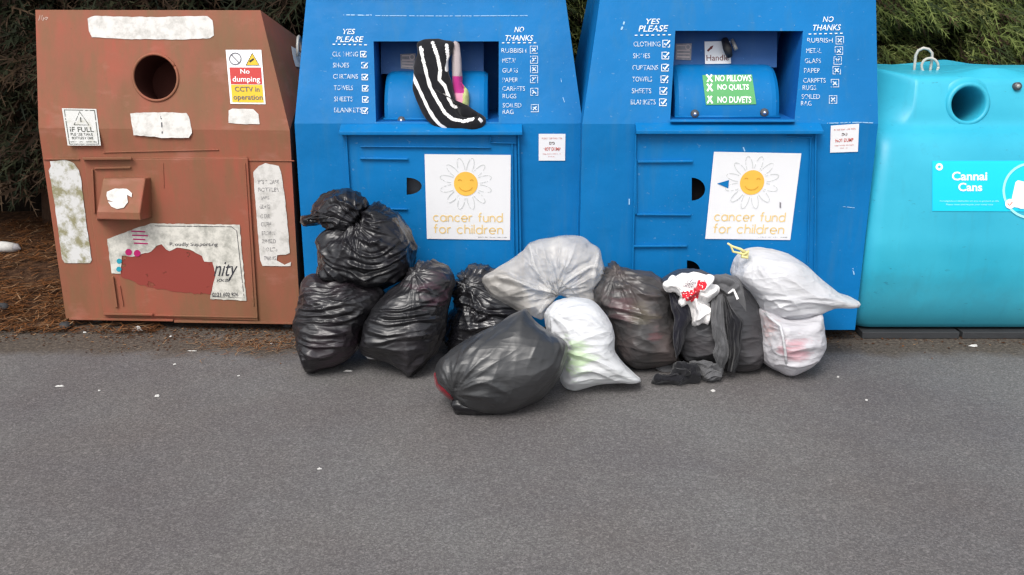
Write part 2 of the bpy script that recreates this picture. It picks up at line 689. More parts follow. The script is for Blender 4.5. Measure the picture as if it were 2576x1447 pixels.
def put_text(mb, body, quad, pl, off, fat=0.0, shear=0.0, mi=0):
    v, f = text_geo(body, fat, shear)
    mb.add([pl.at(*bil(quad, s, t), off) for s, t in v], f, mi)


def box4(x0, y0, x1, y1, sk=0, tilt=0):
    """quad tl tr br bl; sk shifts the bottom edge sideways, tilt lifts the right end"""
    return [(x0, y0), (x1, y0 - tilt), (x1 + sk, y1 - tilt), (x0 + sk, y1)]


# ------------------------------------------------------------------ soft bodies (bags, cloth)
def catmull(pts, sub=6):
    n = len(pts)
    out = []
    for i in range(n):
        p0, p1, p2, p3 = [np.array(pts[(i + k) % n], float) for k in (-1, 0, 1, 2)]
        for k in range(sub):
            t = k / sub
            out.append(.5 * (2 * p1 + (p2 - p0) * t + (2 * p0 - 5 * p1 + 4 * p2 - p3) * t * t + (3 * p1 - p0 - 3 * p2 + p3) * t ** 3))
    return np.array(out)


def catmull_open(pts, sub=5):
    n = len(pts)
    P = [np.array(p, float) for p in pts]
    if n < 3:
        return np.array(P)
    out = []
    for i in range(n - 1):
        p0, p1, p2, p3 = P[max(i - 1, 0)], P[i], P[i + 1], P[min(i + 2, n - 1)]
        for k in range(sub):
            t = k / sub
            out.append(.5 * (2 * p1 + (p2 - p0) * t + (2 * p0 - 5 * p1 + 4 * p2 - p3) * t * t + (3 * p1 - p0 - 3 * p2 + p3) * t ** 3))
    out.append(P[-1])
    return np.array(out)


def folds(q, lines, amp, w):
    return [(Q(q, l_), amp * (.8 + .4 * ((i * 37) % 10) / 10), w * (.7 + .6 * ((i * 53) % 10) / 10)) for i, l_ in enumerate(lines)]


def ridge(x, y, z):
    return 1 - abs(noise.noise((x, y, z)))


def puff(name, outline, y, tilt, thick, mats, parent=None, back=None, grain=0.0, amp=.010, freq=1.0, knots=(), center=None,
         nt=240, nf=84, nb=34, seed=0, smooth_line=True, floor=0.002, full=2.3, matf=None, ballast=.0, lump=.02, calm=None, sharp=4,
         origin=None, base_pt=None, creases=(), soft=.85):
    """A filled soft body. Its outline is laid on a plane leaning back by `tilt`, and it bulges `thick`
    to the front and `back` behind; creases are real displaced folds running along `grain`."""
    pl = Plane((0, y, 0) if base_pt is None else base_pt, (0, -math.cos(tilt), math.sin(tilt)))
    e1, e2 = Vector((1, 0, 0)), Vector((0, math.sin(tilt), math.cos(tilt)))
    nrm = pl.n
    P3 = [pl.at(u, v) for u, v in outline]
    O = sum(P3, Vector()) / len(P3)
    P2 = [((p - O).dot(e1), (p - O).dot(e2)) for p in P3]
    C = catmull(P2, 6) if smooth_line else np.array(P2)
    if center is not None:
        c3 = pl.at(*center) - O
        cx, cy = c3.dot(e1), c3.dot(e2)
    else:
        x, yv = C[:, 0], C[:, 1]
        x2, y2 = np.roll(x, -1), np.roll(yv, -1)
        cr = x * y2 - x2 * yv
        A = cr.sum() / 2
        cx, cy = ((x + x2) * cr).sum() / (6 * A), ((yv + y2) * cr).sum() / (6 * A)
    A_ = C - (cx, cy)
    B_ = np.roll(A_, -1, axis=0)
    th = np.linspace(0, 2 * np.pi, nt, endpoint=False)
    D = np.stack([np.cos(th), np.sin(th)], 1)
    E = B_ - A_
    den = D[:, None, 0] * E[None, :, 1] - D[:, None, 1] * E[None, :, 0]
    den = np.where(np.abs(den) < 1e-12, 1e-12, den)
    t = (A_[None, :, 0] * E[None, :, 1] - A_[None, :, 1] * E[None, :, 0]) / den
    s = (A_[None, :, 0] * D[:, None, 1] - A_[None, :, 1] * D[:, None, 0]) / den
    ok = (t > 0) & (s >= -1e-6) & (s <= 1 + 1e-6)
    Rr = np.where(ok, t, 0).max(1)
    Rr = np.where(Rr <= 0, .01, Rr)
    back = thick if back is None else back
    rows = [math.sin(math.pi / 2 * (k / nf)) ** .9 for k in range(1, nf + 1)]
    rb = [math.cos(math.pi / 2 * (k / nb)) ** .9 for k in range(1, nb)]
    # outward distance to the outline for local thickness
    def edge_d(pts):
        out = np.empty(len(pts))
        L2 = (E ** 2).sum(1) + 1e-12
        for i in range(0, len(pts), 4000):
            q = pts[i:i + 4000]
            w = q[:, None, :] - A_[None]
            k = np.clip((w * E[None]).sum(2) / L2, 0, 1)
            out[i:i + 4000] = np.sqrt(((w - k[..., None] * E[None]) ** 2).sum(2).min(1))
        return out
    V2, dep = [], []
    grids = []
    for rws, T, sg in ((rows, thick, 1), (rb, back, -1)):
        rws = np.array(rws)
        X = rws[:, None] * Rr[None, :]
        pts = np.stack([X * D[None, :, 0], X * D[None, :, 1]], 2)
        d = edge_d(pts.reshape(-1, 2)).reshape(len(rws), nt)
        dm = max(d.max(), 1e-6)
        q = np.clip(d / (dm * .92), 0, 1)
        g1 = (1 - (1 - q) ** full) ** (1 / full)
        g2 = (1 - np.clip(rws, 0, 1)[:, None] ** full) ** (1 / full)
        g = .62 * g1 + .38 * np.minimum(g1 * 1.15, np.broadcast_to(g2, g1.shape))
        for _ in range(5):
            g[1:-1] = (g[:-2] + g[2:] + 2 * g[1:-1] + np.roll(g, 1, 1)[1:-1] + np.roll(g, -1, 1)[1:-1]) / 6
        if sg > 0:
            g[-1] = 0
        grids.append((pts, sg * T * g, d))
    pts = np.concatenate([grids[0][0], grids[1][0]], 0)
    dep = np.concatenate([grids[0][1], grids[1][1]], 0)
    DE = np.concatenate([grids[0][2].reshape(-1), grids[1][2].reshape(-1), [1, 1]])
    nr = len(pts)
    base = np.array(O)
    e1a, e2a, na = np.array(e1), np.array(e2), np.array(nrm)
    W = base + (pts[..., 0:1] + cx) * e1a + (pts[..., 1:2] + cy) * e2a + dep[..., None] * na
    pole_f = base + cx * e1a + cy * e2a + na * dep[0].mean()
    pole_b = base + cx * e1a + cy * e2a + na * dep[-1].mean()
    W = W.reshape(-1, 3)
    allv = np.vstack([W, pole_f, pole_b])
    loc = np.vstack([np.concatenate([pts.reshape(-1, 2) + (cx, cy), dep.reshape(-1, 1)], 1), [[cx, cy, dep[0].mean()], [cx, cy, dep[-1].mean()]]])
    F = []
    for i in range(nr - 1):
        a, b = i * nt, (i + 1) * nt
        for k in range(nt):
            k2 = (k + 1) % nt
            F.append((a + k, b + k, b + k2, a + k2))
    pf, pb = nr * nt, nr * nt + 1
    F += [(pf, k, (k + 1) % nt) for k in range(nt)]
    L0 = (nr - 1) * nt
    F += [(pb, L0 + (k + 1) % nt, L0 + k) for k in range(nt)]
    me = bpy.data.meshes.new('tmp')
    me.from_pydata(allv.tolist(), [], F)
    me.update()
    N = np.empty(len(allv) * 3)
    me.vertices.foreach_get('normal', N)
    N = N.reshape(-1, 3)
    bpy.data.meshes.remove(me)
    if (N[pf] * na).sum() < 0:
        N = -N
    cg, sgn = math.cos(grain), math.sin(grain)
    K = []
    for (ku, kv, ka, kr, kn) in knots:
        k3 = pl.at(ku, kv) - O
        K.append((k3.dot(e1), k3.dot(e2), ka, kr, kn))
    disp = np.zeros(len(allv))
    sx = seed * 7.31
    for i in range(len(allv)):
        a, b, d = loc[i]
        al = a * cg + b * sgn
        ac = -a * sgn + b * cg
        wx = noise.noise((a * 3.1 + sx, b * 3.1, d * 3.1))
        wy = noise.noise((a * 3.1, b * 3.1 + sx, d * 3.1 + 9))
        ac2 = ac + .055 * wx
        al2 = al + .06 * wy
        m = .35 + .65 * min(1, max(0, .5 + 1.3 * noise.noise((a * 4 + 3, b * 4 + sx, d * 4))))
        h = ridge(al2 * 3.2 * freq, ac2 * 13 * freq + sx, d * 10) ** sharp * 1.0
        v0 = noise.voronoi((al2 * 4.2 * freq + sx, ac2 * 13 * freq, d * 12))[0][0]
        v1 = noise.voronoi((al2 * 10 * freq, ac2 * 30 * freq + sx, d * 26))[0][0]
        h += 1.15 * min(1.2, v0) ** 1.7 + .5 * min(1.2, v1) ** 1.7
        if calm is not None:
            m *= calm(a, b)
        v = amp * m * (h - .75) + lump * noise.noise((a * 5 + sx, b * 5, d * 5 + sx))
        for kx, ky, ka, kr, kn in K:
            dx, dy = a - kx, b - ky
            r_ = math.sqrt(dx * dx + dy * dy + .3 * d * d) + 1e-5
            an = math.atan2(dy, dx)
            w = math.exp(-(r_ / kr) ** 1.5)
            g = ridge(math.cos(an) * kn + sx, math.sin(an) * kn, r_ * 4) ** 3 + .6 * ridge(math.cos(an) * kn * 2.3, math.sin(an) * kn * 2.3 + sx, r_ * 7) ** 3
            v = v * (1 - .6 * w) + ka * (g - .8) * w * min(1, r_ / .03)
        disp[i] = v
    if creases:
        front = loc[:, 2] > -.02
        P_ = loc[:, :2]
        wob = np.array([noise.noise((p[0] * 16 + sx, p[1] * 16, 3)) for p in loc]) * .007
        for ln, ca, cw in creases:
            q_ = catmull_open([((pl.at(u, v) - O).dot(e1), (pl.at(u, v) - O).dot(e2)) for u, v in ln])
            best = np.full(len(P_), 9.0)
            tt = np.zeros(len(P_))
            for i in range(len(q_) - 1):
                e_ = q_[i + 1] - q_[i]
                w_ = P_ - q_[i]
                k_ = np.clip((w_ @ e_) / (e_ @ e_ + 1e-12), 0, 1)
                dd = np.sqrt(((w_ - k_[:, None] * e_) ** 2).sum(1))
                tt = np.where(dd < best, (i + k_) / (len(q_) - 1), tt)
                best = np.minimum(best, dd)
            fade = np.clip(np.minimum(tt, 1 - tt) * 5 + .25, 0, 1)
            x_ = np.abs(best + wob) / cw
            disp += np.where(front, ca * fade * (np.exp(-x_) - .45 * np.exp(-((x_ - 2.2) / 1.1) ** 2)), 0)
    disp *= soft + (1 - soft) * np.clip(DE / .055, 0, 1)
    allv = allv + N * disp[:, None]
    if ballast:
        zz = allv[:, 2]
        allv[:, 2] = np.where(zz < ballast, zz * .6, zz)
    allv[:, 2] = np.maximum(allv[:, 2], floor)
    midx = None
    if matf is not None:
        midx = []
        for f in F:
            p = allv[list(f)].mean(0)
            midx.append(matf(*proj(p)))
    if parent is None:
        og = (float(allv[:, 0].mean()), float(allv[:, 1].mean()), float(allv[:, 2].min()))
    else:
        og = None
    return mesh_obj(name, allv.tolist(), F, mats, parent, True, midx, og if origin is None else origin)


def pdist(p, ln):
    x, y = p
    best = 1e9
    for (a, b), (c, d) in zip(ln[:-1], ln[1:]):
        ex, ey = c - a, d - b
        k = max(0, min(1, ((x - a) * ex + (y - b) * ey) / (ex * ex + ey * ey + 1e-9)))
        best = min(best, math.hypot(x - a - k * ex, y - b - k * ey))
    return best


def sleeve(name, pts, rad, mats, parent=None, flat=.5, seg=28, sub=12, amp=.006, seed=0, freq=1.0, floor=.003):
    """a limp length of cloth along a path, with folds running along it"""
    P = [np.array(p, float) for p in pts]
    n = len(P)
    path, rr = [], []
    for i in range(n - 1):
        p0, p1, p2, p3 = P[max(i - 1, 0)], P[i], P[i + 1], P[min(i + 2, n - 1)]
        for k in range(sub):
            t = k / sub
            path.append(.5 * (2 * p1 + (p2 - p0) * t + (2 * p0 - 5 * p1 + 4 * p2 - p3) * t * t + (3 * p1 - p0 - 3 * p2 + p3) * t ** 3))
            rr.append(rad[i] * (1 - t) + rad[i + 1] * t)
    path.append(P[-1])
    rr.append(rad[-1])
    V, F = [], []
    m = len(path)
    prev = None
    for i in range(m):
        tn = Vector(path[min(i + 1, m - 1)] - path[max(i - 1, 0)]).normalized()
        # wide axis lies across the path and square to the viewer's side, so the cloth hangs flat
        a = tn.cross(Vector((0, -.85, .5)))
        a = a.normalized() if a.length > .1 else (prev or tn.orthogonal().normalized())
        if prev is not None and a.dot(prev) < 0:
            a = -a
        prev = a
        b = tn.cross(a)
        endw = min(1, .25 + 4 * min(i, m - 1 - i) / m)
        for k in range(seg):
            an = 2 * math.pi * k / seg
            r_ = rr[i]
            f_ = ridge(math.cos(an) * 2.2 * freq + seed, math.sin(an) * 2.2 * freq, i * .055) ** 3 - .6
            f2 = .9 * noise.noise((i * .075 + seed, math.cos(an) * 1.2, math.sin(an) * 1.2)) + .35 * noise.noise((i * .2, math.cos(an) * 2 + seed, 3))
            q = r_ + amp * (f_ * 2.2 + f2)
            p = Vector(path[i]) + a * math.cos(an) * q * endw + b * math.sin(an) * (r_ * flat + amp * (f_ * 2.2 + f2)) * endw
            p.z = max(p.z, floor)
            V.append(p)
    for i in range(m - 1):
        for k in range(seg):
            F.append((i * seg + k, i * seg + (k + 1) % seg, (i + 1) * seg + (k + 1) % seg, (i + 1) * seg + k))
    F += [tuple(range(seg))[::-1], tuple((m - 1) * seg + k for k in range(seg))]
    org = None
    if parent is None:
        c = sum(V, Vector()) / len(V)
        org = (c.x, c.y, min(v.z for v in V))
    return mesh_obj(name, V, F, mats, parent, True, None, org)


def drape(name, q, left, right, offs, pl, mats, parent=None, pleats=4, depth=.016, seed=0, rows=70, cols=48, crump=.008, th=.010, floor=.003):
    """hanging cloth between two edges seen in the photo: pleats run down its length"""
    L = catmull_open([q(*p) for p in left], 8)
    Rr = catmull_open([q(*p) for p in right], 8)
    OF = catmull_open([(o, 0) for o in offs], 8)[:, 0]

    def samp(A, t):
        x = t * (len(A) - 1)
        i = min(int(x), len(A) - 2)
        return A[i] * (1 - (x - i)) + A[i + 1] * (x - i)
    V, F = [], []
    for sgn in (1, -1):
        for j in range(rows + 1):
            t = j / rows
            a, b, of = samp(L, t), samp(Rr, t), samp(OF, t)
            for i in range(cols + 1):
                s_ = i / cols
                wob = noise.noise((s_ * 3 + seed, t * 5, 1)) * .06
                uu, vv = a + (b - a) * (s_ + wob * math.sin(math.pi * s_))
                sw = s_ + .10 * noise.noise((t * 4, seed, s_ * 2))
                tri = .85 * ridge(sw * pleats * .55 + seed, t * 1.1, 0) ** 3.2 + .45 * ridge(sw * pleats * 1.25, t * 2.0 + seed, 5) ** 3.2 + .3 * ridge(sw * 1.5, t * 6 + seed, 9) ** 3
                bulge = math.sin(math.pi * min(1, max(0, s_))) ** .5
                dd = of - .03 + .03 * bulge + depth * (tri - .6) * (.4 + .6 * bulge)
                v0 = noise.voronoi((s_ * 4 + seed, t * 9, 1))[0][0]
                dd += crump * (min(1.2, v0) ** 1.6 - .3)
                if sgn < 0:
                    dd -= th * (.3 + 2 * bulge)
                p = pl.at(uu, vv, dd)
                p.z = max(p.z, floor)
                V.append(p)
    m = (rows + 1) * (cols + 1)
    w = cols + 1
    for j in range(rows):
        for i in range(cols):
            a = j * w + i
            F.append((a, a + 1, a + w + 1, a + w))
            F.append((m + a, m + a + w, m + a + w + 1, m + a + 1))
    for j in range(rows):
        for c in (0, cols):
            a = j * w + c
            F.append((a, a + w, m + a + w, m + a))
    for i in range(cols):
        for r_ in (0, rows):
            a = r_ * w + i
            F.append((a, a + 1, m + a + 1, m + a))
    org = None
    if parent is None:
        c = sum(V, Vector()) / len(V)
        org = (c.x, c.y, min(v.z for v in V))
    return mesh_obj(name, V, F, mats, parent, True, None, org)


# ------------------------------------------------------------------ ground
gm = MB().quad((-60, -60, 0), (60, -60, 0), (60, 60, 0), (-60, 60, 0))
tag(gm.build('asphalt', ASPHALT), kind='structure')


def soil_h(x, y):
    edge = 4.62 + .1 * noise.noise((x * 1.7, 3, 0)) + .035 * noise.noise((x * 7, 8, 0))
    if x < -1.95:
        edge -= .06
    t = max(0, min(1, (y - edge) / 1.6))
    if y < edge:
        return -.03
    return .006 + .10 * t * t * (3 - 2 * t) + .022 * min(1, (y - edge) * 6) * (.6 + noise.noise((x * 4, y * 4, 1)) + .5 * noise.noise((x * 13, y * 13, 2)))


nx, ny = 240, 90
sv = [(-9 + 15 * i / nx, 4.3 + 4.2 * j / ny, soil_h(-9 + 15 * i / nx, 4.3 + 4.2 * j / ny)) for j in range(ny + 1) for i in range(nx + 1)]
sf = [(j * (nx + 1) + i, j * (nx + 1) + i + 1, (j + 1) * (nx + 1) + i + 1, (j + 1) * (nx + 1) + i) for j in range(ny) for i in range(nx)]
tag(mesh_obj('soil', sv, sf, SOIL, None, True), kind='structure')


def flakes(name, n, sampler, size, mats, mw, lift=.004, slim=.2, curl=.3):
    mb = MB()
    for _ in range(n):
        x, y = sampler()
        z = max(0, soil_h(x, y)) + lift * random.uniform(.4, 2)
        L = size * random.uniform(.4, 1.4)
        w = L * slim * random.uniform(.6, 1.4)
        a = random.gauss(0, .9) if slim < .12 else random.uniform(0, 6.28)
        ca, sa = math.cos(a), math.sin(a)
        up = random.uniform(-curl, curl) * L
        mid = abs(random.uniform(0, curl)) * L * .5
        p = [(-L / 2, -w / 2, 0), (0, -w / 2, mid), (L / 2, 0, max(0, up)), (0, w / 2, mid), (-L / 2, w / 2, 0)]
        bnd = random.uniform(-.25, .25) * L
        q = [(x + (px + 0) * ca - (py + bnd * (1 - (2 * px / L) ** 2)) * sa, y + px * sa + (py + bnd * (1 - (2 * px / L) ** 2)) * ca, z + pz) for px, py, pz in p]
        mb.add(q, [(0, 1, 3, 4), (1, 2, 3)], random.choices(range(len(mats)), mw)[0])
    return tag(mb.build(name, mats), kind='stuff')


N1 = plain('rust_needle', (.17, .068, .024), .9, .1, .5, 40)
N2 = plain('pale_needle', (.26, .16, .09), .9, .1, .3, 40)
N3 = plain('dark_needle', (.07, .032, .016), .9, .1, .4, 40)


def in_bed():
    while True:
        x = random.uniform(-3.4, -1.75) if random.random() < .8 else random.uniform(-6, -3.4)
        y = 4.42 + 1.9 * random.random() ** 1.3
        if random.random() < .25 or noise.noise((x * 2.2, y * 2.2, 5)) > -.25:
            return x, y


def by_bins():
    x = random.uniform(-2.6, 2.9)
    return x, 4.52 - abs(random.gauss(0, .13)) * (1 + .6 * noise.noise((x * 1.5, 2, 2)))


flakes('pine_needles', 11000, in_bed, .085, [N1, N2, N3], [5, 1.3, 3], .012, .05, .25)
flakes('leaf_litter', 4200, by_bins, .014, [N3, N1, N2], [8, 1.2, 1.2], .002, .45)
flakes('dead_grass', 420, lambda: (random.gauss(-1.22, .16), random.gauss(4.25, .07)), .05, [N2, N1], [1, 1], .006, .05)


# ------------------------------------------------------------------ hedges
def hedge(name, label, x0, x1, yf, h, n, mats, wts, core, size, droop, bulge, gap=None, dirx=.0, zmin=0.0, dens=None, depth=.4, trunks=(), open_=0.0, spread=.55):
    t = thing(name, label, 'hedge', ((x0 + x1) / 2, yf + .5, 0))
    V, F, MI = [], [], []
    made = 0
    while made < n:
        x, z = random.uniform(x0, x1), zmin + (h - zmin) * random.random()
        if dens and random.random() > dens(x, z):
            continue
        fb = bulge * noise.noise((x * 1.6, z * 1.9, 3)) + .5 * bulge * noise.noise((x * 4.5, z * 5, 7))
        dy = depth * random.random() ** 1.7
        if gap and noise.noise((x * 2.6, z * 2.6, 11)) > gap and dy < depth * .75:
            continue
        made += 1
        p = Vector((x, yf + fb + dy, z))
        d = Vector((random.gauss(dirx, spread), -random.uniform(.1, .75), random.gauss(-droop, spread * .65))).normalized()
        L = size * random.uniform(.5, 1.5)
        side = d.cross(Vector((random.gauss(0, .4), -1, random.gauss(.2, .4)))).normalized()
        nrm = d.cross(side)
        mi = random.choices(range(len(mats)), wts)[0]
        # one spray: a curved stem with narrow scale-leaf fingers on both sides, one connected island
        b = len(V)
        ns = 4
        w = L * .035
        stem = [p + d * L * k / ns + Vector((0, 0, -droop * .35 * L * (k / ns) ** 2)) for k in range(ns + 1)]
        for k, q in enumerate(stem):
            ww = w * (1 - .7 * k / ns)
            V += [q - side * ww, q + side * ww]
        for k in range(ns):
            F.append((b + 2 * k, b + 2 * k + 1, b + 2 * k + 3, b + 2 * k + 2))
            MI.append(mi)
        for k in range(1, ns):
            for sg in (0, 1):
                sd = side * (1 if sg else -1)
                fl = L * .42 * (1 - .55 * k / ns) * random.uniform(.6, 1.2)
                tip = stem[k] + (sd * .75 + d * .8 + nrm * random.uniform(-.3, .3)) * fl
                c = len(V)
                V.append(tip)
                V.append(stem[k] + (sd * .75 + d * .8) * fl * .45 + d * fl * .10)
                V.append(stem[k] + d * L * .06 + sd * w * .5)
                F.append((b + 2 * k + sg, c, c + 1, c + 2))
                MI.append(mi)
    o = mesh_obj('foliage', V, F, mats, t, False, MI)
    # solid filler in place of inner twigs, added to block the sky
    cv, cf = [], []
    n1, n2 = 80, 36
    for j in range(n2 + 1):
        for i in range(n1 + 1):
            x, z = x0 + (x1 - x0) * i / n1, h * j / n2
            cv.append((x, yf + depth * .9 + open_ + .12 * noise.noise((x * 3, z * 3, 4)), z))
    m = len(cv)
    cv += [(x, y + .9, z) for x, y, z in cv]
    for j in range(n2):
        for i in range(n1):
            a = j * (n1 + 1) + i
            cf.append((a, a + 1, a + n1 + 2, a + n1 + 1))
            cf.append((m + a, m + a + n1 + 1, m + a + n1 + 2, m + a + 1))
    top = n2 * (n1 + 1)
    cf += [(top + i, top + i + 1, m + top + i + 1, m + top + i) for i in range(n1)]
    for i in (0, n1):
        cf += [(j * (n1 + 1) + i, (j + 1) * (n1 + 1) + i, m + (j + 1) * (n1 + 1) + i, m + j * (n1 + 1) + i) for j in range(n2)]
    mesh_obj('core_filler', cv, cf, core, t, True)
    for tx, ty, r_ in trunks:
        tb = MB()
        pts = [(tx + .05 * noise.noise((tx, k * .7, 1)), ty + .05 * noise.noise((tx, k * .7, 5)), k * h * .9 / 8) for k in range(9)]
        tb.tube(pts, [r_ * (1.15 - .08 * k) for k in range(9)], 10)
        for _ in range(9):
            z = random.uniform(.3, h * .8)
            a = random.uniform(math.pi, 2 * math.pi)
            L = random.uniform(.25, .6)
            q0 = Vector((tx, ty, z))
            tb.tube([q0, q0 + Vector((math.cos(a) * L * .5, math.sin(a) * L * .5, .03)), q0 + Vector((math.cos(a) * L, math.sin(a) * L, -.06))], [r_ * .3, r_ * .2, r_ * .08], 6)
        tb.build('trunk', BARK, t, True)
    return t


BARK = plain('conifer_bark', (.06, .035, .024), .95, .1, .4, 30, .6, 50)
F_DK = mk_foliage('shaded_conifer_foliage', [(0, (.007, .010, .005)), (.6, (.018, .024, .010)), (1, (.035, .034, .016))], .8)  # dark olive: the left hedge's shade is put into the colour
F_BR = mk_foliage('dead_conifer_foliage', [(0, (.018, .011, .007)), (.6, (.036, .022, .013)), (1, (.07, .045, .026))], .9)  # dead brown of its own, darkened for the shade as well
F_G1 = mk_foliage('olive_conifer_foliage', [(0, (.045, .064, .014)), (.5, (.115, .150, .035)), (.85, (.19, .23, .065)), (1, (.30, .32, .12))], .7, .2, ((.15, .10, .04), 1.3, .5))
F_G2 = mk_foliage('deep_green_conifer_foliage', [(0, (.018, .030, .009)), (.6, (.045, .065, .02)), (1, (.08, .10, .03))], .7)
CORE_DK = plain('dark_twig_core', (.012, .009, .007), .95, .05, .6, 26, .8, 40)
CORE_GR = plain('green_twig_core', (.018, .018, .009), .95, .05, .6, 26, .8, 40)

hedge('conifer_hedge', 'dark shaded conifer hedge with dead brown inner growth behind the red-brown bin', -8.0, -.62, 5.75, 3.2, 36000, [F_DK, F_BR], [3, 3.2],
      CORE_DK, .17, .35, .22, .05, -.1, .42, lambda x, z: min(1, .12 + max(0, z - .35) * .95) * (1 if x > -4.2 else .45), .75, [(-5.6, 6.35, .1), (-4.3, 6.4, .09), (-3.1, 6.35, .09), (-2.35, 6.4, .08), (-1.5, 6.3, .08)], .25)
hedge('conifer_hedge', 'clipped olive green conifer hedge behind the blue banks and turquoise can bank', -.6, 4.8, 5.55, 3.2, 95000, [F_G1, F_G2, F_BR], [5, 2.6, .8],
      CORE_GR, .105, .5, .14, .34, .75, .15, None, .3, spread=.38)


# ------------------------------------------------------------------ red bottle bank
def line(n, p, q):
    return [(p[0] + (q[0] - p[0]) * k / n, p[1] + (q[1] - p[1]) * k / n) for k in range(n + 1)]


def circ(cx, cy, rx, ry=None, n=40, rot=0.0):
    ry = ry or rx
    out = []
    for k in range(n):
        a = 2 * math.pi * k / n
        x, y = rx * math.cos(a), ry * math.sin(a)
        out.append((cx + x * math.cos(rot) - y * math.sin(rot), cy + x * math.sin(rot) + y * math.cos(rot)))
    return out


YRL, YRR = 4.53, 4.44
low0 = vplane(4.48)
xl, xr = vplane(YRL).at(165, 800).x, vplane(YRR).at(755, 812).x
rdir = Vector((xr - xl, YRR - YRL, 0)).normalized()
RN = Vector((rdir.y, -rdir.x, 0))
RP = Plane((xl, YRL, 0), RN)
bl, br = RP.at(166, 801), RP.at(756, 815)
ZB = (bl.z + br.z) / 2
fl_ = RP.at(97, 322)
ZF = fl_.z
lean = R(13)
RU = Plane((xl, YRL, ZF), RN * math.cos(lean) + Vector((0, 0, math.sin(lean))))


def on_red(x_px, z):
    """point of the lower front at photo column x_px and height z"""
    p = RP.at(x_px, 500)
    return Vector((p.x, p.y, z))


A = Vector((bl.x, bl.y, ZB))
B = Vector((br.x, br.y, ZB))
C_ = Vector((fl_.x, fl_.y, ZF))
fr_ = RP.at(729, 330)
D_ = Vector((fr_.x, fr_.y, ZF))
TL, TR = RU.at(89, 25), RU.at(655, 26)
red = thing('bottle_bank', 'faded red-brown steel bottle bank with round hole and torn white stickers', 'recycling bin', ((A.x + B.x) / 2, 4.5, 0))
hole_c = (391.5, 195)
hole = [RU.at(u, v) for u, v in circ(hole_c[0], hole_c[1], 55.5, 59.5, 44, -.5)]
mb = MB()
mb.add(*plate([C_, D_, TR, TL], [hole]))
mb.quad(A, B, D_, C_)
bk = Vector((0, 1.0, 0)) - RN * .0
Ab, Bb, Cb, Db = A + bk, B + bk, C_ + bk, D_ + bk
TLb, TRb = TL + Vector((.06, .42, -.05)), vplane(TR.y + .42).at(790, 124)
Db = vplane(D_.y + .5).at(765, 330)
Db.z = D_.z
Bb = Vector((Db.x, Bb.y, Bb.z))
Dbb = Vector((Db.x, Bb.y, Db.z))
mb.quad(B, Vector((Db.x, Db.y, ZB)), Db, D_)
mb.quad(Vector((Db.x, Db.y, ZB)), Bb, Dbb, Db)
mb.quad(Db, Dbb, TRb)
mb.quad(D_, Db, TRb, TR)
mb.quad(A, C_, Cb, Ab)
mb.quad(C_, TL, TLb, Cb)
mb.quad(TL, TR, TRb, TLb)
mb.quad(Cb, TLb, TRb, Dbb)
mb.quad(Ab, Cb, Dbb, Bb)
mb.quad(A, Ab, Bb, Vector((Db.x, Db.y, ZB)), B)
mb.build('body', RED, red)
# rolled rim round the hole and the chute behind it
hc = sum(hole, Vector()) / len(hole)
hr = sum((p - hc).length for p in hole) / len(hole)
MB().tube([hc + (p - hc) * 1.0 + RU.n * .002 for p in hole] + [hole[0] + RU.n * .002], .0065, 8).build('hole_rim', RED, red, True)
ch = MB().lathe(hc, -RU.n, [(hr * 1.0, .004), (hr * 1.01, .1), (hr * 1.0, .22)], 40)
ch.build('chute', RED_INSIDE, red, True)
MB().add([hc - RU.n * .2 + (p - hc) * 1.05 for p in hole], [tuple(range(len(hole)))]).build('chute_flap', RED_INSIDE, red)


def bar(pl, p, q, w, d, mb, off=0.0):
    """raised bar of photo width w between two photo positions"""
    (a, b), (c, e) = p, q
    L = math.hypot(c - a, e - b)
    nx_, ny_ = -(e - b) / L * w / 2, (c - a) / L * w / 2
    pts = [(a + nx_, b + ny_), (c + nx_, e + ny_), (c - nx_, e - ny_), (a - nx_, b - ny_)]
    mb.hexa([pl.at(*t, off + d) for t in pts], [pl.at(*t, off - .004) for t in pts])


def slab(pl, quad, d, mb, back=-.004):
    mb.hexa([pl.at(*t, d) for t in quad], [pl.at(*t, back) for t in quad])


for p_, e_, w_, d_ in ((q1(350, 1283), q1(640, 1283), 3, .008), (q1(1060, 1278), q1(1990, 1270), 4, .012), (q1(2000, 1292), q1(2370, 1296), 3, .006), (q1(830, 1228), q1(1760, 1206), 3, .006)):
    mb = MB()
    bar(RP, p_, e_, w_, d_, mb)
    mb.build('seam', RED, red, bevel=.002)
# door with folded edges
door = MB()
dq = Q(q2, [(570, 108), (1680, 96), (1750, 1200), (705, 1160)])
slab(RP, dq, .014, door)
dr = door.build('door', RED, red, bevel=.003)
for p_, e_, w_, d_ in ((q2(640, 165), q2(885, 160), 5, .012), (q2(625, 170), q2(640, 470), 4, .012), (q2(560, 100), q2(890, 98), 7, .03), (q2(700, 1153), q2(1035, 1158), 6, .022), (q2(1050, 1163), q2(1745, 1178), 4, .008),
                       (q2(1105, 130), q2(1112, 300), 2, .003), (q2(760, 900), q2(790, 1110), 6, .012), (q2(810, 960), q2(835, 1100), 3, .006), (q2(1660, 130), q2(1720, 1100), 3, .005)):
    mb = MB()
    bar(RP, p_, e_, w_, d_, mb, .014)
    mb.build('door_rib', RED, dr, bevel=.002)
for p_, e_, d_ in ((q2(470, 1186), q2(1175, 1196), .02), (q2(1180, 1204), q2(1990, 1216), .016)):
    mb = MB()
    bar(RP, p_, e_, 6, d_, mb)
    mb.build('bottom_rail', RED, red, bevel=.002)
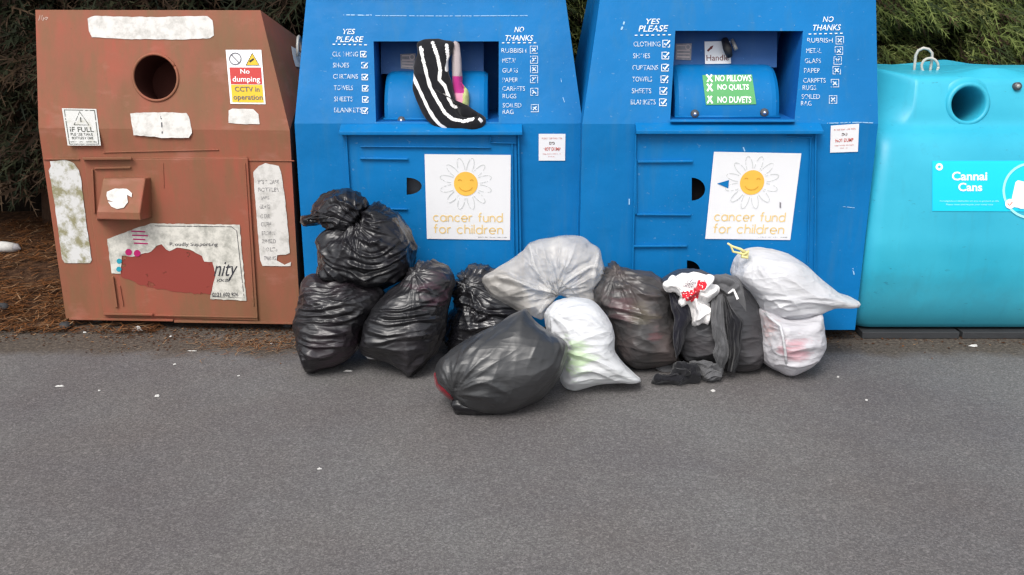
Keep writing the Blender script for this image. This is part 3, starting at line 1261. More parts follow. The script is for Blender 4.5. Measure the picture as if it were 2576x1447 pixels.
# lock hood
DP = Plane(RP.p + RN * .014, RN)
f4 = Q(q2, [(700, 232), (1000, 226), (940, 470), (655, 462)])
base4 = Q(q2, [(660, 250), (1030, 250), (1035, 505), (640, 500)])
hd = MB()
ft = [DP.at(*q2(700, 236), .045), DP.at(*q2(985, 232), .045), DP.at(*q2(948, 468), .12), DP.at(*q2(655, 462), .12)]
fb_ = [DP.at(*q2(705, 228), -.003), DP.at(*q2(1025, 226), -.003), DP.at(*q2(1035, 500), -.003), DP.at(*q2(655, 520), -.003)]
lo = [ft[3] + Vector((0, 0, -.035)), ft[2] + Vector((0, 0, -.035))]
hd.add([ft[0], ft[1], ft[2], ft[3], fb_[0], fb_[1], fb_[2], fb_[3], lo[0], lo[1]],
       [(0, 1, 2, 3), (4, 5, 1, 0), (5, 6, 9, 2, 1), (4, 0, 3, 8, 7), (3, 2, 9, 8), (8, 9, 6, 7)])
hood = hd.build('lock_hood', RED, red, bevel=.005)
n_h = (ft[1] - ft[0]).cross(ft[3] - ft[0]).normalized()
if n_h.y > 0:
    n_h = -n_h
HP = Plane(ft[0], n_h)
decal('sticker', jag(Q(q2, [(725, 325), (780, 302), (860, 305), (895, 335), (893, 362), (862, 345), (868, 395), (840, 432), (795, 442), (755, 425), (732, 392), (770, 392), (730, 380), (722, 350)]), .6, 8), HP, .003, WHITE_PAPER, hood)
# stickers
decal('sticker', jag(Q(q1, [(705, 150), (760, 128), (1000, 135), (1240, 138), (1500, 130), (1670, 130), (1710, 165), (1722, 285), (1690, 308), (1480, 320), (1200, 315), (1060, 318), (900, 308), (740, 300), (715, 250)]), .8, 9, 2), RU, .003, WHITE_PAPER, red)
st = decal('sticker', jag(Q(q1, [(1048, 915), (1100, 908), (1300, 905), (1500, 910), (1520, 940), (1535, 1010), (1545, 1070), (1520, 1110), (1380, 1108), (1300, 1112), (1240, 1100), (1075, 1090), (1060, 1000)]), .8, 8, 3), RU, .003, WHITE_PAPER, red)
mb = MB()
mb.add(*stroke_geo([Q(q1, [(1292, 915), (1298, 960)]), Q(q1, [(1300, 985), (1306, 1085)])], 3, RU, .0045))
mb.build('printed_line', INK_WORN, st)
decal('sticker', jag(Q(q1, [(1840, 890), (1870, 875), (2040, 880), (2080, 920), (2090, 1000), (1960, 1000), (1840, 990)]), .6, 8, 4), RU, .003, WHITE_PAPER, red)
# NO DUMPING / CCTV notice
nq = Q(q1, [(1817, 402), (2103, 402), (2138, 840), (1855, 836)])
no = decal('notice', nq, RU, .003, SIGN_WHITE, red)
decal('red_panel', [bil(nq, s, t) for s, t in ((.06, .325), (.95, .325), (.95, .635), (.06, .635))], RU, .0045, SIGN_RED, no)
decal('yellow_panel', [bil(nq, s, t) for s, t in ((.06, .645), (.95, .645), (.95, .97), (.06, .97))], RU, .0045, YELLOW, no)


def sub(quad, s0, t0, s1, t1):
    return [bil(quad, s0, t0), bil(quad, s1, t0), bil(quad, s1, t1), bil(quad, s0, t1)]


mb = MB()
put_text(mb, 'No', sub(nq, .36, .355, .62, .44), RU, .006, .012)
put_text(mb, 'dumping', sub(nq, .12, .49, .9, .62), RU, .006, .012)
mb.build('lettering', SIGN_WHITE, no)
mb = MB()
put_text(mb, 'CCTV in', sub(nq, .16, .68, .86, .77), RU, .006, .012)
put_text(mb, 'operation', sub(nq, .1, .83, .93, .95), RU, .006, .012)
mb.add(*stroke_geo([circ(*q1(1893, 473), 14.5, n=28) + [circ(*q1(1893, 473), 14.5, n=28)[0]], Q(q1, [(1862, 440), (1925, 507)])], 2.2, RU, .006))
mb.build('symbol', INK_WORN if False else plain('sign_dark_print', (.12, .11, .13), .6), no)
tri = Q(q1, [(2030, 428), (2086, 525), (1980, 525)])
decal('warning_triangle', tri, RU, .0045, YELLOW, no)
mb = MB()
mb.add(*stroke_geo([tri + [tri[0]]], 2, RU, .006))
mb.add(*plate([RU.at(*q1(*p), .006) for p in ((2005, 490), (2040, 468), (2045, 480), (2010, 505))]))
mb.build('triangle_mark', INK, no)
# IF FULL notice
fq = Q(q1, [(498, 872), (775, 878), (812, 1172), (545, 1172)])
fn = decal('notice', fq, RU, .003, mk_paper('half_mossy_notice', (.60, .60, .58), (.27, .24, .10), .52, .68, 7, .8), red)
mb = MB()
mb.add(*stroke_geo([[bil(fq, s, t) for s, t in ((.06, .04), (.94, .04), (.94, .96), (.06, .96), (.06, .04))],
                    [bil(fq, s, t) for s, t in ((.5, .08), (.72, .44), (.28, .44), (.5, .08))],
                    [bil(fq, s, t) for s, t in ((.5, .2), (.5, .37))]], 2.4, RU, .0045))
put_text(mb, 'IF FULL', sub(fq, .14, .5, .84, .63), RU, .0045, .012)
put_text(mb, 'PLEASE TAKE', sub(fq, .14, .66, .8, .73), RU, .0045, .01)
put_text(mb, 'BOTTLES HOME', sub(fq, .16, .76, .8, .83), RU, .0045, .01)
put_text(mb, 'and return another day', sub(fq, .1, .87, .9, .93), RU, .0045, .005)
mb.build('lettering', mk_worn('notice_ink', (.07, .075, .06), .37, 60), fn)
# side strips
decal('sticker', jag(Q(q2, [(338, 118), (440, 108), (500, 130), (535, 180), (548, 230), (580, 500), (622, 790), (610, 808), (440, 808), (420, 780), (370, 400), (330, 180), (345, 150)]), .7, 9, 5), RP, .004, MOSSY_PAPER, red)
rs = decal('sticker', jag(Q(q2, [(1718, 190), (1755, 150), (1800, 130), (1890, 150), (1905, 190), (1930, 350), (1955, 600), (1965, 740), (1935, 752), (1880, 755), (1875, 790), (1930, 820), (1975, 800), (1970, 828), (1780, 828), (1765, 790), (1740, 500)]), .7, 9, 6), RP, .004, WHITE_PAPER, red)
mb = MB()
for k, (s_, x0_, x1_, y_) in enumerate((('YES PLEASE', 1745, 1890, 258), ('BOTTLES', 1750, 1890, 310), ('JARS', 1770, 1825, 368), ('GLASS', 1760, 1830, 425), ('CLEAR', 1765, 1830, 490), ('GREEN', 1770, 1835, 545), ('BROWN', 1775, 1865, 605), ('RINSED', 1778, 1870, 660), ('NO LIDS', 1785, 1880, 715), ('THANKS', 1790, 1870, 775))):
    put_text(mb, s_, box4(*q2(x0_, y_ - 14), *q2(x1_, y_ + 14)), RP, .0055, .01)
mb.build('lettering', mk_worn('bleached_ink', (.27, .26, .26), .45, 70), rs)
# torn poster on the door
pq = Q(q2, [(1020, 540), (1625, 548), (1670, 1065), (1425, 1052), (1440, 975), (1462, 880), (1440, 800), (1385, 798), (1370, 760), (1290, 718), (1200, 703), (1150, 728), (1125, 715), (1095, 680), (1062, 690), (1025, 730), (900, 765), (826, 758), (818, 880), (757, 878), (727, 645), (870, 590)])
decal('bare_patch', jag(Q(q2, [(815, 765), (900, 762), (1030, 720), (1095, 675), (1200, 700), (1370, 755), (1445, 800), (1465, 880), (1430, 1020), (1250, 1010), (1000, 970), (820, 900)]), 2, 8, 9), DP, .002, FRESH_RED, dr)
po = decal('torn_poster', jag(pq, 1.1, 7, 7), DP, .004, GREY_PAPER, dr)
mb = MB()
put_text(mb, 'nity', box4(*q2(1450, 800), *q2(1612, 930)), DP, .0055, .0, .35)
put_text(mb, 'Proudly Supporting', box4(*q2(1150, 668), *q2(1475, 700)), DP, .0055, .004)
put_text(mb, 'local', box4(*q2(1470, 905), *q2(1560, 935)), DP, .0055, .0, .3)
put_text(mb, '0121 602 826', box4(*q2(1440, 1008), *q2(1615, 1034)), DP, .0055, .01)
mb.add(*stroke_geo([Q(q2, [(1050, 556), (1570, 562), (1605, 590), (1655, 1045), (1440, 1035)])], 1.5, DP, .0055))
mb.build('lettering', SCRIPT_INK, po)
mb = MB()
for c in ((872, 735), (930, 742)):
    mb.add(*plate([DP.at(u, v, .0055) for u, v in circ(*q2(*c), 8.5, n=20)]))
for k in range(4):
    mb.add(*stroke_geo([Q(q2, [(890 + k * 6, 592 + k * 27), (985 + (k % 2) * 18, 596 + k * 27)])], 3.2, DP, .0055))
mb.build('magenta_print', MAGENTA, po)
mb = MB()
for c in ((808, 795), (806, 850)):
    mb.add(*plate([DP.at(u, v, .0055) for u, v in circ(*q2(*c), 6.5, n=20)]))
mb.build('teal_print', TEAL, po)
# scratched initials, side label, feet, lifting loop
mb = MB()
mb.add(*stroke_geo([Q(q1, [(312, 165), (322, 120), (333, 160), (340, 122)]), Q(q1, [(345, 168), (352, 140)]), Q(q1, [(385, 145), (370, 138), (358, 150), (372, 160), (386, 140)])], 1.8, RU, .002))
mb.build('scratched_mark', mk_worn('scratched_bare', (.55, .4, .34), .35, 60), red)
sp_ = [D_, Db, TRb, TR]
ns_ = (D_ - TR).cross(TRb - TR).normalized()
if ns_.x < 0:
    ns_ = -ns_
SP = Plane(TR, ns_)
decal('side_sticker', jag(Q(q1, [(2345, 372), (2385, 395), (2425, 430), (2440, 480), (2425, 545), (2380, 535), (2360, 470)]), .5, 8, 8), SP, .004, WHITE_PAPER, red)
for u0, u1 in ((592, 650), (1898, 1950)):
    p0, p1 = RP.at(*q2(u0, 1200)), RP.at(*q2(u1, 1200))
    MB().box(p0.x, p1.x, p0.y + .06, p0.y + .9, 0, ZB + .003).build('foot', PLINTH, red)
lp = TRb + Vector((-.03, -.2, -.02))
MB().tube([lp + Vector((0, -.05 * math.cos(a), .09 * math.sin(a))) for a in [math.pi * k / 10 for k in range(11)]], .008, 8).build('lifting_loop', METAL_GREY, red, True)


# ------------------------------------------------------------------ blue textile banks
def glyphs():
    arc = lambda cx, cy, r_, a0, a1, n=12: [(cx + r_ * math.cos(R(a0 + (a1 - a0) * k / n)), cy + r_ * math.sin(R(a0 + (a1 - a0) * k / n))) for k in range(n + 1)]
    n_ = [[(0, 0), (0, 1)], [(0, .0), (0, .55)] + arc(.42, .57, .42, 180, 0) + [(.84, 0)]]
    return {
        'c': ([arc(.5, .5, .5, 45, 315)], .9), 'o': ([arc(.5, .5, .5, 0, 360, 24)], 1.0),
        'a': ([arc(.5, .5, .5, 0, 360, 24), [(1, 0), (1, 1)]], 1.0), 'n': (n_, .84),
        'e': ([[(0, .5), (1, .5)] + arc(.5, .5, .5, 0, 315, 20)], 1.0),
        'r': ([[(0, 0), (0, 1)], arc(.42, .58, .42, 180, 75, 8)], .5),
        'f': ([[(.28, 0), (.28, 1.15)] + arc(.6, 1.2, .32, 180, 90, 6), [(0, .95), (.62, .95)]], .6),
        'u': ([[(0, 1), (0, .45)] + arc(.42, .43, .42, 180, 360) + [(.84, 1)], [(.84, 1), (.84, 0)]], .84),
        'd': ([arc(.5, .5, .5, 0, 360, 24), [(1, 0), (1, 1.55)]], 1.0),
        'h': ([[(0, 0), (0, 1.55)]] + n_[1:], .84), 'i': ([[(0, 0), (0, 1)], [(0, 1.3), (0, 1.48)]], .0), 'l': ([[(0, 0), (0, 1.55)]], .0),
    }


GL = glyphs()


def round_text(s):
    x, out = 0, []
    for ch_ in s:
        if ch_ == ' ':
            x += .75
            continue
        ls, w = GL[ch_]
        out += [[(x + a, b) for a, b in ln] for ln in ls]
        x += w + .36
    return out, x - .36


def poster(quad, pl, parent, off):
    p = decal('poster', quad, pl, off, CLEAN_WHITE, parent)
    sx_ = lambda pts: [bil(quad, s, t) for s, t in pts]
    cx, cy = .475, .345
    pets = []
    for k in range(12):
        a = 2 * math.pi * k / 12 + .26
        ln = []
        for j in range(13):
            tt = j / 12
            w = .062 * math.sin(math.pi * min(1, tt * 1.0)) ** .6
            rr_ = .165 + .145 * math.sin(math.pi * tt) ** .75
            off_a = (tt - .5) * .42
            ln.append((cx + rr_ * math.cos(a + off_a), cy + rr_ * math.sin(a + off_a)))
        pets.append(sx_(ln))
    mb = MB()
    mb.add(*stroke_geo(pets, 1.6, pl, off + .0015))
    mb.build('petals', mk_worn('petal_outline_ink', (.55, .57, .56), .42, 70), p)
    decal('flower_disc', sx_(circ(cx, cy, .14, .142, 36)), pl, off + .0015, ORANGE, p)
    mb = MB()
    mb.add(*stroke_geo([sx_([(cx + .085 * math.cos(R(a)), cy + .01 + .075 * math.sin(R(a))) for a in range(25, 156, 10)]),
                        sx_([(cx - .07 + .02 * math.cos(R(a)), cy - .03 + .02 * math.sin(R(a))) for a in range(200, 341, 20)]),
                        sx_([(cx + .07 + .02 * math.cos(R(a)), cy - .03 + .02 * math.sin(R(a))) for a in range(200, 341, 20)])], 2, pl, off + .003))
    mb.build('smile', ORANGE_DARK, p)
    mb = MB()
    for s_, y0_, h_, x0_, x1_ in (('cancer fund', .79, .068, .085, .905), ('for children', .93, .068, .085, .91)):
        ls, w = round_text(s_)
        mb.add(*stroke_geo([sx_([(x0_ + (x1_ - x0_) * a / w, y0_ - b * h_) for a, b in ln]) for ln in ls], 2.8, pl, off + .0015))
    mb.build('lettering', ORANGE_TEXT, p)
    mb = MB()
    put_text(mb, 'registered charity no. and contact details', sub(quad, .6, .962, .96, .98), pl, off + .0015)
    mb.build('small_print', INK_WORN, p)
    return p


def half_moon(cx, y0, y1, w):
    h = (y1 - y0) / 2
    return [(cx, y0)] + [(cx + w * math.cos(R(a)), (y0 + y1) / 2 + h * math.sin(R(a))) for a in range(-75, 76, 15)] + [(cx, y1)]


def bank(Yf, label, fold, bottom, tops, opening, lean, top_h, lip, doorq, ribs, moons, posterq, noticeq, words, marks, lid_line, sill=None):
    low = vplane(Yf)
    (fx0, fy), (fx1, _) = fold
    zf = low.at((fx0 + fx1) / 2, fy).z
    x0, x1 = low.at(fx0, fy).x, low.at(fx1, fy).x
    zb = low.at(*bottom).z
    up = Plane((0, Yf, zf), (0, -math.cos(lean), math.sin(lean)))
    t = thing('textile_bank', label, 'recycling bin', ((x0 + x1) / 2, Yf + .5, 0), 'blue textile banks')
    TLp, TRp = up.at(*tops[0]), up.at(*tops[1])
    TRp.z = TLp.z = zt = top_h
    TLp.y = TRp.y = Yf + (zt - zf) * math.tan(lean)
    op = [up.at(*p) for p in opening]
    dep = 1.12
    Yb = Yf + dep
    mb = MB()
    a, b, c, d = Vector((x0, Yf, zb)), Vector((x1, Yf, zb)), Vector((x1, Yf, zf)), Vector((x0, Yf, zf))
    ml = [[low.at(u, v) for u, v in m_] for m_ in moons]
    mb.add(*plate([a, b, c, d], ml))
    mb.add(*plate([d, c, TRp, TLp], [op]))
    back = lambda p, y: Vector((p.x, y, p.z))
    mb.quad(b, back(b, Yb), back(c, Yb), c)
    mb.quad(a, d, back(d, Yb), back(a, Yb))
    tlb, trb = back(TLp, Yb - .25), back(TRp, Yb - .25)
    mb.quad(c, back(c, Yb), trb, TRp)
    mb.quad(d, TLp, tlb, back(d, Yb))
    mb.quad(back(a, Yb), back(d, Yb), back(c, Yb), back(b, Yb))
    mb.quad(back(d, Yb), tlb, trb, back(c, Yb))
    mb.quad(a, back(a, Yb), back(b, Yb), b)
    mb.quad(TLp, TRp, trb, tlb)
    body = mb.build('body', BLUE, t)
    # lid overhanging the front
    MB().box(TLp.x - .012, TRp.x + .012, TLp.y - .035, Yb - .22, zt + .002, zt + .1).build('lid', BLUE, t, bevel=.012)
    # chute walls
    mb = MB()
    yb = Yf + .5
    ob = [Vector((p.x, yb, p.z)) for p in op]
    for k in range(4):
        k2 = (k + 1) % 4
        mb.quad(op[k], op[k2], ob[k2], ob[k])
    mb.quad(*ob)
    mb.build('chute', BLUE_DARK, t)
    # hopper drum: a quarter-round tray that rolls forward
    zl = op[2].z
    rd = (op[1].z - op[2].z) * .60
    cy, cz = Yf + .06 + rd, zl + .0
    pr = []
    for k in range(19):
        an = R(180 - 100 * k / 18)
        pr.append((cy + rd * math.cos(an) * 1.0, cz + rd * math.sin(an)))
    xa, xb = op[3].x + .028, op[2].x - .05
    mb = MB()
    rows_ = []
    for xx, sc in ((xa, .0), (xa + .003, .93), (xa + .02, .985), (xa + .04, 1), (xb - .04, 1), (xb - .02, .985), (xb - .003, .93), (xb, .0)):
        rows_.append([Vector((xx, cy + (y - cy) * (sc if sc else .2), cz + (z - cz) * (sc if sc else .2))) for y, z in pr])
    n_ = len(pr)
    for r0, r1 in zip(rows_[:-1], rows_[1:]):
        mb.add(r0 + r1, [(k, k + 1, n_ + k + 1, n_ + k) for k in range(n_ - 1)])
    mb.box(xa, xb, Yf + .055, Yf + .062, zl + .001, zl + .012)
    drum = mb.build('hopper', BLUE, t, True)
    # hanging flap behind the tray
    fz0 = cz + rd * .93
    mb = MB()
    fx_a, fx_b = op[0].x + .012, op[1].x - .075
    yfl = Yf + .30
    mb.hexa([Vector((fx_a, yfl, op[0].z + .03)), Vector((fx_b, yfl, op[0].z + .03)), Vector((fx_b, yfl - .05, fz0)), Vector((fx_a, yfl - .05, fz0))],
            [Vector((fx_a, yfl + .01, op[0].z + .03)), Vector((fx_b, yfl + .01, op[0].z + .03)), Vector((fx_b, yfl - .04, fz0)), Vector((fx_a, yfl - .04, fz0))])
    flap = mb.build('chute_flap', FLAP_BLUE, t)
    FP = Plane((0, yfl, op[0].z + .03), Vector((0, -(op[0].z + .03 - fz0), .05)).normalized() * 1.0)
    if FP.n.y > 0:
        FP.n = -FP.n
    # bolts on the tray
    for (u, v) in marks['bolts']:
        c_ = Plane((0, Yf + .058, 0), (0, -1, 0)).at(u, v)
        MB().lathe(c_, (0, -1, 0), [(.019, -.02), (.019, .002), (.0165, .006)], 20).lathe(c_, (0, -1, 0), [(.0165, .006), (.0085, .008)], 20).lathe(c_, (0, -1, 0), [(.0085, .008), (.006, .012), (.003, .014), (.0001, .0145)], 20, 1).build('bolt', [DARK_METAL, GLINT_METAL], t, True)
    # weather lip above the door and the door itself
    mb = MB()
    p0, p1 = low.at(*lip[0]), low.at(*lip[1])
    mb.hexa([Vector((p0.x, Yf - .06, p0.z - .018)), Vector((p1.x, Yf - .06, p0.z - .018)), Vector((p1.x, Yf - .06, p0.z - .002)), Vector((p0.x, Yf - .06, p0.z - .002))],
            [Vector((p0.x, Yf + .002, p0.z - .022)), Vector((p1.x, Yf + .002, p0.z - .022)), Vector((p1.x, Yf + .002, p0.z + .026)), Vector((p0.x, Yf + .002, p0.z + .026))])
    mb.build('weather_lip', BLUE, t, bevel=.003)
    if sill:
        mb = MB()
        bar(up, sill[0], sill[1], 7, .034, mb)
        mb.build('chute_sill', BLUE, t, bevel=.004)
    mb = MB()
    dq_ = [low.at(*p, .014) for p in doorq]
    dq_b = [low.at(*p, .002) for p in doorq]
    hh = [[low.at(u, v, .014) for u, v in m_] for m_ in moons]
    mb.add(*plate(dq_, hh))
    for k in range(4):
        k2 = (k + 1) % 4
        mb.quad(dq_[k], dq_[k2], dq_b[k2], dq_b[k])
    for m_ in moons:
        A1 = [low.at(u, v, .014) for u, v in m_]
        A2 = [low.at(u, v, -.01) for u, v in m_]
        for k in range(len(m_)):
            k2 = (k + 1) % len(m_)
            mb.quad(A1[k], A1[k2], A2[k2], A2[k])
    dob = mb.build('door', BLUE, t)
    for m_ in moons:
        cx_, cy_ = sum(p[0] for p in m_) / len(m_), sum(p[1] for p in m_) / len(m_)
        decal('dark_recess_back', [(cx_ + (u - cx_) * 1.25, cy_ + (v - cy_) * 1.2) for u, v in m_], low, -.055, DARK_METAL if marks.get('grey_lock') else BLACK_VOID, dob)  # dark sheet behind the cutout stands for its unlit inside
    for p, q_, w in ribs:
        mb = MB()
        bar(low, p, q_, w, .015, mb, .014)
        mb.build('door_rib', BLUE, dob, bevel=.003)
    poster(posterq, low, dob, .018)
    nt_ = decal('notice', noticeq, low if noticeq[2][1] > fy + 8 else up, .004, CLEAN_WHITE, t)
    mb = MB()
    for s_, (s0, t0, s1, t1), ft_ in (('PLEASE KEEP THIS AREA', (.12, .14, .88, .2), .0), ('DO', (.4, .3, .6, .4), .03), ('NOT', (.4, .42, .62, .5), .0) if False else ('DO', (.4, .3, .6, .4), .03), ('NOT DUMP', (.18, .5, .82, .63), .03), ('bags beside the bank', (.16, .72, .84, .78), .0), ('thank you', (.36, .82, .62, .88), .0)):
        put_text(mb, s_, sub(noticeq, s0, t0, s1, t1), low, .0055, ft_)
    mb.build('lettering', RED_INK, nt_)
    # stencilled lists
    for body_, quad_, bold in words:
        mb = MB()
        put_text(mb, body_, quad_, up, .003, .010 if bold else .0, .25 if bold else 0)
        mb.build('lettering', WHITE_PAINT_BOLD if bold else WHITE_PAINT, t)
    for (u, v, sz, tick, bold) in marks['boxes']:
        mb = MB()
        h = sz / 2
        if tick:
            mb.add(*stroke_geo([[(u + h * .5, v - h), (u - h, v - h), (u - h, v + h), (u + h, v + h), (u + h, v + h * .2)]], 2.4, up, .003))
            mb.add(*stroke_geo([[(u - h * .5, v - h * .1), (u - h * .1, v + h * .55), (u + h * 1.05, v - h * .95)]], 4.2, up, .0045))
        else:
            mb.add(*stroke_geo([[(u - h, v - h), (u + h, v - h), (u + h, v + h), (u - h, v + h), (u - h, v - h)]], 2.2, up, .003))
            mb.add(*stroke_geo([[(u - h * .5, v - h * .5), (u + h * .5, v + h * .5)], [(u - h * .5, v + h * .5), (u + h * .5, v - h * .5)]], 3.2, up, .0045))
        mb.build('tick_box' if tick else 'cross_box', WHITE_PAINT_BOLD if bold else WHITE_PAINT, t)
    for (u0, v0, u1, v1) in marks['dashes']:
        n_ = 7
        mb = MB()
        mb.add(*stroke_geo([[(u0 + (u1 - u0) * (k + .15) / n_, v0 + (v1 - v0) * (k + .15) / n_), (u0 + (u1 - u0) * (k + .65) / n_, v0 + (v1 - v0) * (k + .65) / n_)] for k in range(n_)], 2.6, up, .003))
        mb.build('dashed_line', WHITE_PAINT_BOLD, t)
    scm = mk_worn('scratched_paint', (.3, .52, .75), .42, 80)
    for pl_, pts, w in marks['scratches']:
        sc = MB()
        sc.add(*stroke_geo([pts], w, up if pl_ == 'u' else low, .002 if pl_ != 'd' else .016))
        sc.build('scratch', scm, t)
    for fx in (x0 + .22, x1 - .3):
        MB().box(fx, fx + .1, Yf + .08, Yb - .1, 0, zb + .003).build('foot', PLINTH, t)
    return dict(root=t, low=low, up=up, flap=flap, FP=FP, op=op, drum=drum, zl=zl, rd=rd, cy=cy, cz=cz, x0=x0, x1=x1, zb=zb, Yf=Yf, yfl=yfl)


YB1, YB2 = 4.42, 4.30
# ---- first bank
w1 = []
b3 = lambda x0, y0, x1, y1, sk=0, tilt=0: box4(*q3(x0, y0), *q3(x1, y1), sk, tilt)
w1 += [('YES', b3(528, 243, 632, 288), True), ('PLEASE', b3(468, 306, 702, 355, 0, 0), True)]
for s_, x0_, x1_, y_ in (('CLOTHING', 440, 655, 455), ('SHOES', 445, 580, 548), ('CURTAINS', 447, 655, 643), ('TOWELS', 452, 612, 738), ('SHEETS', 455, 612, 832), ('BLANKETS', 455, 690, 925)):
    w1.append((s_, b3(x0_, y_ - 20, x1_, y_ + 20), False))
w1 += [('NO', b3(1968, 225, 2050, 272), True), ('THANKS', b3(1893, 296, 2128, 345), True)]
for s_, x0_, x1_, y_ in (('RUBBISH', 1860, 2068, 425), ('METAL', 1868, 1990, 508), ('GLASS', 1868, 1998, 592), ('PAPER', 1868, 2000, 672), ('CARPETS', 1868, 2058, 745), ('RUGS', 1870, 1985, 808), ('SOILED', 1870, 2028, 885), ('RAG', 1870, 1962, 940)):
    w1.append((s_, b3(x0_, y_ - 19, x1_, y_ + 19), False))
bx1 = [(*q3(x, y), 14, True, True) for x, y in ((700, 455), (710, 548), (712, 648), (715, 742), (716, 836), (712, 930))]
bx1 += [(*q3(x, y), 18, False, False) for x, y in ((2132, 418), (2134, 502), (2134, 582), (2134, 666), (2136, 772), (2140, 910))]
B1 = bank(YB1, 'blue steel textile bank next to the bottle bank, striped shirt hanging from its chute', [(741, 311), (1466, 311)], (1100, 822), [(772, 2), (1420, 2)],
          Q(q3, [(785, 348), (1838, 348), (1836, 1026), (806, 1026)]), R(19), 1.605, [(858, 326), (1314, 326)],
          Q(q3, [(530, 1112), (1985, 1112), (2010, 2680), (600, 2680)]),
          [(q3(675, 1232), q3(1770, 1240), 3), (q3(670, 1332), q3(1075, 1338), 5), (q3(555, 1120), q3(590, 1700), 3), (q3(1765, 1145), q3(1765, 1200), 3), (q3(1770, 1200), q3(1985, 1205), 3),
           (q3(1950, 1210), q3(1975, 2600), 3), (q3(660, 1750), q3(1070, 1760), 4), (q3(2003, 1120), q3(2030, 2600), 4)],
          [half_moon(1023, 447, 490, 38)],
          [(1068, 388), (1285, 390), (1283, 604), (1074, 601)], Q(q3, [(2173, 1125), (2398, 1125), (2394, 1350), (2173, 1350)]),
          w1, {'bolts': [q3(1020, 1012)], 'boxes': bx1, 'dashes': [(*q3(435, 372), *q3(745, 378)), (*q3(1855, 360), *q3(2170, 360))], 'grey_lock': True,
               'scratches': [('u', Q(q3, [(530, 125), (700, 128), (770, 127)]), 2.5), ('u', Q(q3, [(800, 132), (1400, 135), (2080, 132)]), 1.6), ('l', Q(q3, [(1960, 1280), (1985, 1290)]), 1.2),
                             ('u', Q(q3, [(2370, 800), (2390, 860)]), 1.5), ('u', Q(q3, [(2360, 660), (2364, 690)]), 1.5)]}, None)
# ---- second bank
w2 = []
b4 = lambda x0, y0, x1, y1, sk=0, tilt=0: box4(*q4(x0, y0), *q4(x1, y1), sk, tilt)
w2 += [('YES', b4(693, 150, 806, 195), True), ('PLEASE', b4(630, 206, 872, 257, 0, 1), True)]
for s_, x0_, x1_, y_ in (('CLOTHING', 592, 808, 355), ('SHOES', 588, 725, 450), ('CURTAINS', 583, 790, 545), ('TOWELS', 582, 740, 638), ('SHEETS', 578, 735, 732), ('BLANKETS', 570, 770, 822)):
    w2.append((s_, b4(x0_, y_ - 20, x1_, y_ + 20), False))
w2 += [('NO', b4(2115, 133, 2202, 178), True), ('THANKS', b4(2036, 200, 2262, 248, 0, 1), True)]
for s_, x0_, x1_, y_ in (('RUBBISH', 1990, 2195, 325), ('METAL', 1982, 2105, 408), ('GLASS', 1970, 2100, 490), ('PAPER', 1965, 2095, 568), ('CARPETS', 1958, 2138, 648), ('RUGS', 1953, 2060, 706), ('SOILED', 1945, 2092, 778), ('RAG', 1940, 2025, 832)):
    w2.append((s_, b4(x0_, y_ - 19, x1_, y_ + 19), False))
bx2 = [(*q4(x, y), 17, True, True) for x, y in ((855, 352), (848, 448), (845, 545), (840, 638), (832, 732), (828, 824))]
bx2 += [(*q4(x, y), 19, False, False) for x, y in ((2252, 325), (2245, 408), (2235, 488), (2228, 566), (2213, 670), (2198, 802))]
B2 = bank(YB2, 'blue steel textile bank beside the turquoise can bank, with open empty chute and green sticker', [(1465, 312), (2209, 312)], (2110, 830), [(1520, 0), (2203, 0)],
          Q(q4, [(928, 248), (1957, 250), (1888, 965), (887, 965)]), R(19), 1.70, [(1597, 323), (2062, 323)],
          Q(q4, [(610, 1045), (2060, 1045), (2070, 2500), (580, 2500)]),
          [(q4(625, 1303), q4(1070, 1300), 6), ((1602, 540), (1738, 541), 5), ((1594, 620), (1729, 619), 6), (q4(1820, 1060), q4(1820, 1100), 3), (q4(1825, 1100), q4(2035, 1108), 3), (q4(2020, 1110), q4(1985, 2400), 3),
           (q4(612, 1050), q4(580, 2450), 4), ((1600, 400), (1600, 540), 4), (q4(2060, 1060), q4(2050, 2400), 4)],
          [half_moon(1740, 447, 505, 34), half_moon(1728, 655, 706, 33)],
          [(1796, 382), (2016, 386), (1988, 604), (1774, 601)], Q(q4, [(2180, 1012), (2408, 996), (2398, 1222), (2174, 1230)]),
          w2, {'bolts': [q4(1085, 917), q4(1645, 907)], 'boxes': bx2, 'dashes': [(*q4(595, 285), *q4(908, 280)), (*q4(1995, 275), *q4(2290, 268))],
               'scratches': [('u', Q(q4, [(518, 175), (500, 225), (492, 240)]), 4), ('u', Q(q4, [(1880, 185), (1890, 215)]), 1.5), ('l', Q(q4, [(2150, 993), (2400, 985), (2520, 990)]), 2.4), ('d', Q(q4, [(1475, 1185), (1488, 1220)]), 3),
                             ('l', [(2145, 675), (2149, 692)], 3), ('l', [(2120, 520), (2150, 523)], 1.5), ('l', [(1583, 500), (1583, 515)], 3)]},
          None, (q4(885, 974), q4(1890, 974)))
BK1, BK2 = B1['root'], B2['root']
P2 = [o for o in COL.objects if o.name.startswith('poster') and o.parent and o.parent.parent is BK2][0]
decal('torn_hole', [(1804, 462), (1834, 453), (1832, 474)], B2['low'], .0205, BLUE, P2)
decal('scuff', [(1961, 508), (1965, 510), (1965, 524), (1961, 522)], B2['low'], .0205, CARD_GREY, P2)
